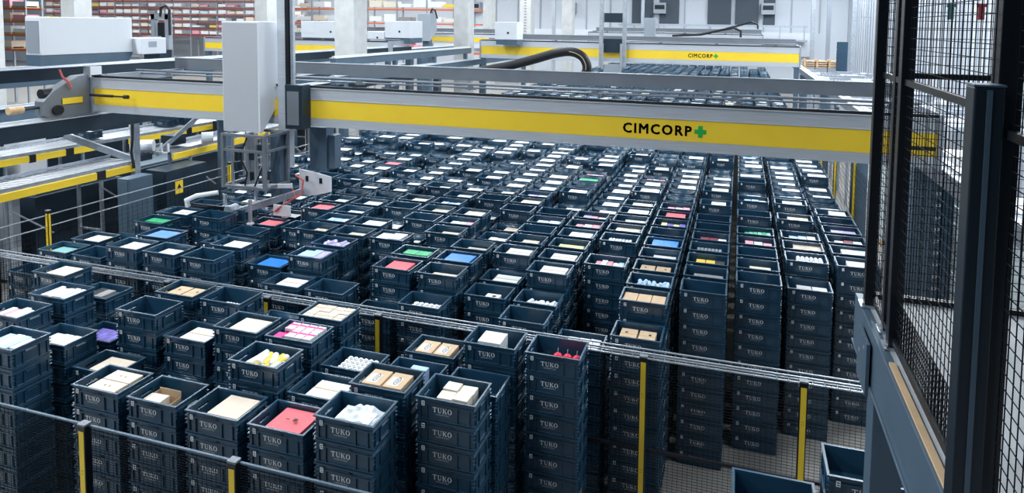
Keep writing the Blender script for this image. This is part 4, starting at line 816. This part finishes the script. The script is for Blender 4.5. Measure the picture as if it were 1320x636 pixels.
# ------------------------------------------------------------------ roller conveyors on the left
def conveyor(x0, x1, y0, y1, z, lab, slope=0.0, gaps=(), legs=1.9, rollers=True):
    g = empty('roller_conveyor', (0, 0, 0)); tag(g, lab, 'conveyor')
    Z = lambda y: z + slope * (y - y0)
    b = MB()
    for x in (x0, x1): b.bar((x, y0, Z(y0)), (x, y1, Z(y1)), .05, .10)
    b.bar((x0 - .0, y0, Z(y0) + .10), (x0, y1, Z(y1) + .10), .04, .06)
    b.build('side_frame', M['galv'], g)
    r = MB(); y = y0 + .05
    while y < y1: r.cyl((x0 + .03, y, Z(y) + .02), (x1 - .03, y, Z(y) + .02), .032, 8); y += .105
    o = r.build('rollers', M['silver'], g); o['kind'] = 'stuff'
    ys = [y0] + [v for gp in gaps for v in gp] + [y1]
    for a, b_ in zip(ys[::2], ys[1::2]):
        MB().bar((x1 + .04, a, Z(a) - .12), (x1 + .04, b_, Z(b_) - .12), .03, .16).build('yellow_guard', M['gold'], g)
    for a, b_ in gaps:
        if b_ - a < .4: MB().bar((x1 + .04, a, Z(a) - .12), (x1 + .04, b_, Z(b_) - .12), .05, .2).build('guard_joint', M['rubber'], g)
    y = y0 + .6
    while y < y1:
        l = MB().bar((x1 - .03, y, 0), (x1 - .03, y, Z(y) - .06), .06).bar((x0 + .03, y, 0), (x0 + .03, y, Z(y) - .06), .06).bar((x0 + .03, y, .9), (x1 - .03, y, .9), .04).bar((x1, y, 1.9), (x1, y + .8, 1.2), .03)
        l.build('leg', M['galv'], g); y += legs
    return g
conveyor(-14.75, -14.0, 6.5, 11.7, 2.32, 'roller conveyor with yellow side guard nearest at the left edge', gaps=((10.75, 10.95),))
conveyor(-14.75, -14.0, 12.75, 24, 2.36, 'roller conveyor continuing beyond the drive station on the left', .012, gaps=((14.25, 14.45), (17, 17.2)))
conveyor(-18.1, -17.2, 8.5, 30, 2.36, 'second roller conveyor with a broken yellow guard farther left', -.01, gaps=((11.5, 11.65), (12.4, 12.6), (13.2, 14.2), (16.2, 16.4), (18.5, 18.7), (20.5, 20.7)))
conveyor(-22.0, -21.2, 9, 30, 2.5, 'third roller conveyor at the far left', 0)
# drive station on the near conveyor
ds = empty('conveyor_drive', (0, 0, 0)); tag(ds, 'drive station with motor and cables between the two conveyor lengths', 'machine')
MB().bar((-14.0, 11.75, 0), (-14.0, 11.75, 3.35), .14).bar((-14.35, 12.6, 2.3), (-13.7, 13.6, 3.4), .10).bar((-15.1, 10.9, 3.05), (-14.1, 11.9, 2.3), .14).build('frame', M['galv'], ds)
MB().cyl((-14.35, 12.1, 2.62), (-14.05, 12.3, 2.62), .15, 14).build('motor', M['cabinet'], ds, bevel=.01)
MB().cyl((-13.9, 13.6, 2.6), (-13.7, 13.8, 2.6), .15, 14).build('motor', M['cabinet'], ds, bevel=.01)
MB().box(-14.6, -14.0, 11.9, 12.2, 2.3, 2.45).build('gearbox', M['darksteel'], ds)
MB().box(-14.5, -14.1, 12.9, 13.3, 2.5, 2.75).build('junction_box', M['darksteel'], ds)
MB().tube([(-13.95, 11.65, 3.3), (-13.9, 11.6, 2.9), (-13.95, 11.6, 2.6), (-13.9, 11.62, 2.2)], .03).build('cable', M['rubber'], ds)
MB().box(-14.15, -13.65, 12.35, 12.38, 2.42, 2.46).box(-14.15, -14.11, 12.35, 12.38, 2.42, 2.68).box(-13.9, -13.86, 12.35, 12.38, 2.42, 2.68).box(-13.69, -13.65, 12.35, 12.38, 2.42, 2.68).build('white_bracket', M['cabinet'], ds)
# crates riding the far conveyor
def ride(x, y, z, lab):
    o = bpy.data.objects.new('crate', ME_open); C.objects.link(o); o.location = (x, y, z); tag(o, lab, 'crate', 'crates on the conveyors')
    l = bpy.data.objects.new('printed_lettering', ME_let); C.objects.link(l); l.parent = o; return o
ride(-17.95, 13.2, 2.40, 'dark crate riding the second conveyor, with a white carton inside'); carton(-17.6, 13.38, .34, .2, 2.415, 2.58, M['white'], 'white carton in the crate riding the second conveyor', None, False)
ride(-17.95, 15.7, 2.36, 'dark crate riding the second conveyor just beyond the drive station'); ride(-17.95, 16.3, 2.36, 'dark crate riding the second conveyor, farther of the close pair')

# left fence with yellow posts along the stacks
lf = empty('mesh_fence', (0, 0, 0)); tag(lf, 'cable fence with yellow-faced posts between conveyors and stacks', 'fence')
for y in (8.75, 13.2, 14.9, 17.2, 19.6, 22.0): yellow_post(-12.62 if y < 20 else -12.6, y, 2.10, lf, 'xy', .07)
b = MB()
for z in (2.02, 1.80): b.box(-12.63, -12.61, 6.9, 22, z - .008, z + .008)
b.build('rail', M['galv'], lf)
wire_panel(lf, 'x', -12.62, 7, 22, .1, 1.79, .12, .1, .002)
yellow_post(-12.2, 6.9, 2.1, lf)
# cabinets behind that fence
def cabinet(x0, x1, y0, y1, h, m, lab, sign=False):
    o = empty('switch_cabinet', (0, 0, 0)); tag(o, lab, 'cabinet')
    MB().box(x0, x1, y0, y1, .08, h).build('body', M[m], o, bevel=.01)
    MB().box(x0 + .03, x1 - .03, y0 + .03, y1 - .03, 0, .08).build('plinth', M['black'], o)
    MB().box(x0 + .04, x1 - .04, y0 - .012, y0, .15, h - .06).build('door', M[m], o, bevel=.004)
    if sign:
        s = MB().box(x1 + .001, x1 + .006, y0 + .25, y0 + .47, h - .62, h - .30).build('warning_sign', M['gold'], o)
        MB().prism([(y0 + .29, h - .50), (y0 + .43, h - .50), (y0 + .36, h - .37)], 'x', x1 + .006, x1 + .007).build('black_triangle', M['ink'], s)
    return o
cabinet(-13.55, -13.2, 10.9, 11.5, 2.15, 'bluesteel', 'slate blue tall cabinet below the conveyor')
cabinet(-13.9, -13.25, 11.9, 13.1, 2.1, 'darksteel', 'dark switch cabinet with a yellow warning sign', True)
cabinet(-16.3, -15.1, 9.6, 9.9, 2.0, 'cabgrey', 'wide grey corrugated cabinet under the near conveyor')
cabinet(-19.3, -18.3, 10.5, 11.0, 2.1, 'cabgrey', 'pale grey cabinet under the far conveyor')
cabinet(-19.6, -19.0, 12.5, 13.2, 2.9, 'cabinet', 'small white control cabinet between the conveyors')
cabinet(-16.9, -15.9, 17, 18, 2.4, 'darksteel', 'dark cabinet in the shade beyond the drive station')
cabinet(-15.2, -14.9, 24.6, 25.6, 2.9, 'bluesteel', 'slate cabinet standing at the far end of the left fence')

for k, (x0, x1, y0, y1, z0, z1, m) in enumerate(((-21, -18.6, 8.5, 9.6, 0, 1.5, 'darksteel'), (-20.9, -19.9, 14.2, 16.5, 0, 2.2, 'darksteel'), (-16.8, -15.6, 12.5, 16.0, 0, 1.7, 'darksteel'), (-20.5, -18.7, 18, 24, 0, 2.0, 'darksteel'), (-15.9, -15.0, 20.4, 24, 0, 1.9, 'darksteel'), (-23.6, -22.4, 12, 17, 0, 2.2, 'darksteel'), (-23.6, -22.4, 20, 27, 0, 2.6, 'darksteel'), (-16.6, -15.2, 6.6, 9.3, 0, 1.7, 'darksteel'), (-21.0, -18.4, 4.5, 8.2, 0, 1.6, 'darksteel'), (-16.7, -15.1, 10.2, 12.3, 0, 1.75, 'darksteel'), (-22.4, -19.0, 11.3, 12.2, 0, 2.1, 'darksteel'), (-30, -24.5, 10, 14, 0, 1.8, 'darksteel'), (-16.6, -15.2, 24.5, 30, 0, 2.0, 'darksteel'))):  # dark bodies added to shade the bright floor around the conveyors
    o = empty('shade_machine_block', (0, 0, 0)); tag(o, 'low dark machine added for shade among left conveyors, %s in order from the camera side' % ordn(k + 1), 'machine')
    MB().box(x0, x1, y0, y1, .05, z1).build('body', M[m], o, bevel=.02)
    MB().box(x0 + .1, x1 - .1, y0 + .1, y1 - .1, z1, z1 + .05).build('top_plate', M['bluesteel'], o)
    MB().box(x0 + .2, x0 + .5, y0 - .01, y0, z1 * .5, z1 * .8).build('panel', M['cabgrey'], o)
    MB().box(x0 + .05, x1 - .05, y0 + .05, y1 - .05, 0, .05).build('plinth', M['black'], o)
# ------------------------------------------------------------------ hall walls
def back_wall():
    b = MB(); b.box(-95, 12, 60, 60.3, 0, 13)
    return struct(b.build('wall_back', M['wall']))
back_wall()
struct(MB().box(9.0, 9.3, 4, 60, 0, 13).build('wall_right', M['wall']))
ribs = MB(); y = 5.0
while y < 60: ribs.box(8.95, 9.0, y, y + .06, 0, 12); y += .9
struct(ribs.build('trim_1', M['cabgrey']))
struct(MB().box(-34, 6, 59.6, 60, 3.2, 5.3).build('trim_2', M['cabinet']))
xs = -31
tr_ = MB()
while xs < 8: tr_.box(xs, xs + .12, 59.9, 60, 5.3, 12); xs += 2.35
struct(tr_.build('trim_3', M['cabgrey']))
for k, (x0, x1) in enumerate(((-10.0, -8.0), (-7.4, -5.6), (-3.0, -.9), (-.55, 1.5), (1.9, 2.9))):
    d = struct(MB().box(x0, x1, 59.80, 59.95, 5.9, 9.5).build('door_%d' % (k + 1), M['wallgrey']))
# gallery handrail
hr = empty('gallery_railing', (0, 0, 0)); tag(hr, 'pale handrail running along the gallery before the back wall', 'railing')
MB().box(-11, 5.5, 57.9, 58.0, 5.75, 5.95).box(-11, 5.5, 57.9, 57.95, 5.45, 5.5).build('rail', M['galv'], hr)
for k in range(9): MB().box(-10.8 + 2 * k, -10.7 + 2 * k, 57.9, 58, 4.7, 5.8).build('post', M['galv'], hr)
MB().box(-11, 5.5, 57.8, 59.6, 4.55, 4.7).build('walkway', M['cabgrey'], hr)
for k, x in enumerate((-26.5, -16.6, -7.9, 1.7)):
    o = MB().box(x, x + 1.15, 59.2, 59.995, 6.9, 7.9).build('air_heater', M['cabgrey'], bevel=.02)
    MB().box(x + .12, x + 1.03, 59.17, 59.2, 7.3, 7.7).build('grille', M['black'], o)
    tag(o, 'grey air heater on the back wall, %s from the left' % ordn(k + 1), 'heater', 'air heaters')

# concrete columns
def ccol(x, y, wd, lab, slots=False, m='concrete'):
    o = MB().box(x - wd / 2, x + wd / 2, y - wd / 2, y + wd / 2, 0, 12.5).build('concrete_column', M[m], bevel=.03)
    if slots:
        b = MB()
        for k in range(26): b.box(x - .09, x + .09, y - wd / 2 - .004, y - wd / 2, 5 + k * .2, 5.1 + k * .2)
        b.build('slots', M['grey'], o)
    tag(o, lab, 'column')
ccol(-13.6, 20.0, .82, 'thick pale concrete column rising behind the gripper mast')
ccol(-12.8, 28.0, .74, 'pale concrete column standing left of the second gantry')
ccol(-14.75, 43, .84, 'slotted grey column left of the cable loop', True)
ccol(-12.6, 46.3, .82, 'plain pale column right of the slotted one')
ccol(-24.6, 28.5, .8, 'thin pale column at the rack just right of the mast')
ccol(-22.2, 33, .8, 'pale column before the orange racks')
ccol(-27.2, 15.6, 1.0, 'grey concrete column behind the white housing, left of the pale one')
ccol(-25.4, 15.6, .95, 'wide pale concrete column behind the white housing')
ccol(-24.9, 18.6, .7, 'smooth round-edged pale column right of the white housing')
ccol(-18.9, 46, .75, 'far pale column at the edge of the orange racks')
for k, (x, y) in enumerate(((-16.6, 56), (-10.3, 57.4), (-8.6, 57.4), (5.1, 50), (6.3, 51), (7.4, 47))):
    o = MB().box(x - .14, x + .14, y - .14, y + .14, 0, 12).build('steel_column', M['galv'] if k != 4 else M['cabgrey']); tag(o, 'slender steel column near the back wall, %s from the left' % ordn(k + 1), 'column', 'slender columns')
# second and third gantry machines
def machine(x0, x1, y, z0, z1, lab, d=1.2, base=.22):
    o = empty('machine_housing', (0, 0, 0)); tag(o, lab, 'cabinet')
    MB().box(x0, x1, y, y + d, z0 + base, z1).build('body', M['cabinet'], o, bevel=.02)
    MB().box(x0 + .05, x1, y + .05, y + d - .05, z0, z0 + base).build('base', M['bluesteel'], o)
    MB().box(x0 + .08, x0 + (x1 - x0) * .26, y - .01, y, z0 + base + .25, z1 - .1).build('door', M['cabinet'], o)
    MB().cyl((x0 + (x1 - x0) * .6, y - .012, (z0 + z1) / 2 + .02), (x0 + (x1 - x0) * .6, y, (z0 + z1) / 2 + .02), .05, 10).build('knob', M['ink'], o)
machine(-19.66, -17.0, 25, 4.76, 5.78, 'white machine housing left of the thick concrete column')
machine(-15.4, -14.15, 25.2, 4.85, 5.83, 'white machine housing right of the thick concrete column')
machine(-16.3, -15.42, 25.2, 4.75, 5.35, 'lower white box joined to the left of the right housing', base=0)
machine(-10.5, -9.45, 26.2, 4.85, 5.86, 'white housing at the left end of the second gantry', .8)
def mast(x, y, zt, wd, lab):
    o = empty('lift_mast', (0, 0, 0)); tag(o, lab, 'machine')
    for s in (-1, 1): MB().box(x + s * wd - .08, x + s * wd + .08, y - .08, y + .08, 4.0, zt).build('upright', M['galv'], o)
    MB().box(x - wd, x + wd, y + .1, y + .25, 4.6, 5.2).build('carriage', M['darksteel'], o)
    MB().box(x - wd * .8, x + wd * .8, y + .05, y + .2, 5.9, 6.3).build('head_drive', M['darksteel'], o)
    MB().prism([(x - .4, 3.55), (x + .4, 3.55), (x + .3, 4.1), (x - .3, 4.1)], 'y', y - .2, y + .2).build('gripper', M['cabgrey'], o)
    for s in (-1, 1): MB().cyl((x + s * wd * .8, y - .2, 3.9), (x + s * wd * .8, y - .2, 5.0), .05, 10).build('guide_rod', M['silver'], o)
mast(-5.25, 26.6, 9.0, .5, 'twin silver lift mast on the second gantry')
o = MB().box(-4.28, -3.77, 29.0, 29.22, 5.292, 6.14).build('control_box', M['cabgrey'], bevel=.01); tag(o, 'grey upright box on the second gantry, right of the twin mast', 'box'); MB().cyl((-4.0, 29.1, 6.14), (-4.0, 29.1, 6.3), .03, 8).build('knob', M['ink'], o)
o = MB().prism([(33, 4.7), (33.8, 5.3), (33.8, 6.3), (33, 6.3)], 'x', -18.0, -17.2).build('control_box', M['cabgrey'], bevel=.01); tag(o, 'tall grey chamfered box left of the pale concrete column', 'box')
MB().box(-17.8, -17.4, 33.2, 33.6, 0, 4.9).build('pedestal', M['bluesteel'], o)
MB().tube([(-17.4, 33.4, 6.3), (-17.3, 33.4, 6.55), (-17.1, 33.4, 6.5), (-17.0, 33.5, 6.0)], .05).build('hose', M['rubber'], o)
for k, (x, y) in enumerate(((-27.4, 24.0),)):
    o = empty('lift_mast', (0, 0, 0)); tag(o, 'grey portal mast with a black hose before the red racks', 'machine')
    for s in (0, .85): MB().box(x + s, x + s + .22, y, y + .22, 4.3, 6.0).build('upright', M['cabgrey'], o)
    MB().box(x, x + 1.05, y, y + .2, 5.75, 6.0).build('head', M['cabgrey'], o); MB().box(x + .35, x + .7, y + .05, y + .2, 4.6, 5.6).build('drive', M['rubber'], o)
    MB().tube([(x + .6, y, 5.9), (x + .65, y, 6.3), (x + .95, y, 6.4), (x + 1.15, y, 6.2), (x + 1.15, y, 5.0)], .06).build('hose', M['rubber'], o)
    MB().box(x, x + .75, y - .5, y - .1, 4.3, 4.95).build('drive_box', M['cabgrey'], o)
    MB().box(x + .05, x + 1.0, y - .45, y + .2, 0, 4.3).build('pedestal', M['darksteel'], o)
g4 = gantry('gantry_crane', 24.0, -24.2, -14.5, 4.3, .6, 'distant gantry beam with a pale yellow face behind the gripper mast', 0, (1, .1), logo=False)
g5 = gantry('gantry_crane', 34.5, -24.5, -13.6, 4.55, .55, 'short yellow gantry beam between the two pale columns', 0, (1, .1), logo=False)
# sloping cable loops far right on second gantry
for k, P_ in enumerate(([(-3.0, 29.1, 5.34), (-1.7, 29.1, 5.42), (-.85, 29.1, 5.63), (-.3, 29.1, 5.75), (.0, 29.1, 5.6), (0, 29.1, 5.32)], [(-.9, 40.1, 5.66), (.1, 40.1, 5.92), (.6, 40.1, 6.1), (.95, 40.1, 5.95), (1.0, 40.1, 5.66)])):
    o = MB().tube(P_, .055).build('black_cable', M['rubber']); tag(o, ('black cable arching over the second gantry', 'thin black cable arching behind the other, near the back wall')[k], 'cable')

# pallet racks
def rack(x0, x1, y, levels, bay, mcol, lab, seed, y_d=1.1, grp=None):
    rk = empty('pallet_rack', (0, 0, 0)); tag(rk, lab, 'rack')
    n = int((x1 - x0) / bay); rnd = random.Random(seed)
    for k in range(n + 1):
        x = x0 + k * bay
        MB().box(x - .05, x + .05, y, y + .1, 0, levels[-1] + 1.2).box(x - .05, x + .05, y + y_d - .1, y + y_d, 0, levels[-1] + 1.2).build('upright', M['cabgrey'], rk)
    for z in levels:
        MB().box(x0, x1, y - .02, y + .05, z - .12, z).box(x0, x1, y + y_d - .05, y + y_d + .02, z - .12, z).build('beam', M[mcol], rk)
    return n
NL = 0
def loads(x0, x1, y, levels, bay, seed, hmax, lab):
    global NL
    rnd = random.Random(seed); n = int((x1 - x0) / bay); per = max(1, int(bay / 1.0))
    for li, z in enumerate(levels):
        for k in range(n):
            for q in range(per):
                if rnd.random() < .1: continue
                wd = bay / per; xx = x0 + k * bay + q * wd + .12; h = rnd.uniform(.35, .9) * hmax
                c = rnd.choice(['white', 'white', 'white', 'bag', 'cream', 'lidtan', 'white', 'grey', 'pink'])
                if rnd.random() < .03: c = 'yellow'
                o = MB().box(xx, xx + wd - .24, y + .1, y + .95, z + .13, z + .13 + h).build('pallet_load', M[c])
                if y < 40: MB().box(xx - .03, xx + wd - .21, y + .06, y + 1.0, z, z + .04).box(xx, xx + wd - .24, y + .1, y + .2, z + .04, z + .13).box(xx, xx + wd - .24, y + .85, y + .95, z + .04, z + .13).build('pallet', M['wood'], o)
                tag(o, '%s wrapped load on %s shelf up, %s bay from left of the %s' % ({'white': 'white', 'bag': 'clear', 'cream': 'cream', 'lidtan': 'brown', 'grey': 'grey', 'pink': 'pink', 'yellow': 'yellow'}[c], ordn(li + 1), ordn(k * per + q + 1), lab), 'pallet load', 'loads on the ' + lab); NL += 1
L1 = [4.0, 4.75, 5.5, 6.25, 7.0, 7.75]
rack(-80, -44, 56, L1, 3.6, 'rackred', 'red pallet rack spreading behind the left machines', 1); loads(-80, -44, 56, L1, 3.6, 2, .5, 'red pallet rack')
L2 = [3.4, 4.55, 5.7, 6.85]
rack(-37.8, -19.5, 46, L2, 2.7, 'rackor', 'orange pallet rack right of the mast', 3); loads(-37.8, -19.5, 46, L2, 2.7, 4, .75, 'orange pallet rack')
L3 = [3.65, 4.62, 5.5, 6.35]
rack(-50, -44.5, 30, L3, 2.7, 'rackor', 'orange pallet rack at the upper left corner', 5); loads(-50, -44.5, 30, L3, 2.7, 6, .6, 'corner pallet rack')

# right of the runway: conveyors, crate towers, wrapped loads
for k in range(12):
    y = 20 + 1.9 * k
    g = empty('roller_conveyor', (0, 0, 0)); tag(g, 'short cross conveyor right of the runway, %s from the cage' % ordn(k + 1), 'conveyor', 'cross conveyors')
    b = MB(); b.bar((3.4, y, 3.0), (8.6, y, 3.0), .08, .14).bar((3.4, y + .8, 3.0), (8.6, y + .8, 3.0), .08, .14)
    b.build('side_frame', M['galv'], g); r = MB(); x = 3.45
    while x < 8.6: r.cyl((x, y, 3.02), (x, y + .8, 3.02), .035, 6); x += .16
    o = r.build('rollers', M['silver'], g); o['kind'] = 'stuff'
    for lx_ in (3.5, 8.4): MB().bar((lx_, y + .4, 0), (lx_, y + .4, 2.95), .08).build('leg', M['galv'], g)
    for a_, b_ in ((3.8, 4.5), (5.6, 6.5), (7, 7.3)): MB().box(a_, b_, y + .1, y + .6, 3.06, 3.12 + .05 * ((k + int(a_)) % 3)).build('stop_unit', M['cabgrey' if (k + int(b_)) % 2 else 'cabinet'], g)
for (x, y, n, lab) in ((3.12, 12.4, 16, 'tall dark crate tower behind the cage mesh'), (3.12, 12.95, 16, 'rear dark crate tower behind the cage mesh'), (5.75, 42, 23, 'far dark crate tower by the right wall')):
    for k in range(n):
        o = bpy.data.objects.new('crate', ME_closed if k < n - 1 else ME_open); C.objects.link(o); o.location = (x, y, k * PP)
        tag(o, 'crate %s from top of the %s' % (ordn(n - k), lab), 'crate', 'crates of the ' + lab)
        if k > n - 12 and y < 20: l = bpy.data.objects.new('printed_lettering', ME_let); C.objects.link(l); l.parent = o
def wrapped(x, y, wd, d, h, lab, m='bag'):
    b = MB(); nz = 9
    for k in range(nz):
        ins = .012 * ((k * 7) % 3); b.box(x + ins, x + wd - ins, y + ins, y + d - ins, .14 + (h - .14) * k / nz, .14 + (h - .14) * (k + 1) / nz - .004)
    o = b.build('wrapped_load', M[m], bevel=.01); MB().box(x, x + wd, y, y + d, .10, .135).box(x, x + .1, y, y + d, 0, .10).box(x + wd - .1, x + wd, y, y + d, 0, .10).build('pallet', M['wood'], o); tag(o, lab, 'pallet load')
wrapped(3.75, 18.4, .8, 1.1, 3.3, 'tall film-wrapped white load seen through the cage, left of the crate tower')
wrapped(3.85, 12.7, .6, .9, 2.9, 'tall film-wrapped white load seen through the cage, right of the crate tower')
wrapped(4.62, 12.4, 1.0, 1.1, 2.7, 'wide film-wrapped load at the right edge behind the cage')
wrapped(5.2, 18, 1.1, 1.1, 2.6, 'pale wrapped load behind the right crate tower', 'white')
rf = empty('mesh_fence', (0, 0, 0)); tag(rf, 'yellow-post fence beside the right runway', 'fence')
for y in (14.5, 17.2, 20): yellow_post(2.42, y, 3.0, rf, 'xy', .07)
wire_panel(rf, 'x', 2.42, 13, 22, .1, 2.9, .15, .12, .003)
# stack of pallets by the right wall
for k in range(3):
    o = MB()
    for q in range(4): o.box(4.0 + k * .75, 4.0 + k * .75 + .7, 44, 45.1, 3.2 + q * .13, 3.2 + q * .13 + .05).box(4.05 + k * .75, 4.15 + k * .75, 44, 45.1, 3.25 + q * .13, 3.33 + q * .13)
    o = o.build('pallet_pile', M['wood']); tag(o, 'pile of wooden pallets near the right wall, %s from the left' % ordn(k + 1), 'pallets')
    MB().box(4.0 + k * .75, 4.7 + k * .75, 44, 45, 0, 3.18).build('base', M['cabgrey'], o)
# wall pipework on the right wall
for k, y in enumerate((30, 36, 42, 50)):
    o = MB().tube([(8.8, y, 0), (8.8, y, 10)], .06).bar((8.95, y, 6.6), (8.3, y, 6.6), .06).build('wall_pipe', M['galv']); tag(o, 'grey pipe on the right wall, %s from the cage' % ordn(k + 1), 'pipe', 'wall pipes')
o = MB().box(8.3, 8.7, 36.2, 36.7, 5.3, 5.55).build('wall_lamp', M['ltyel']); tag(o, 'small cream wall unit on the right wall', 'box')
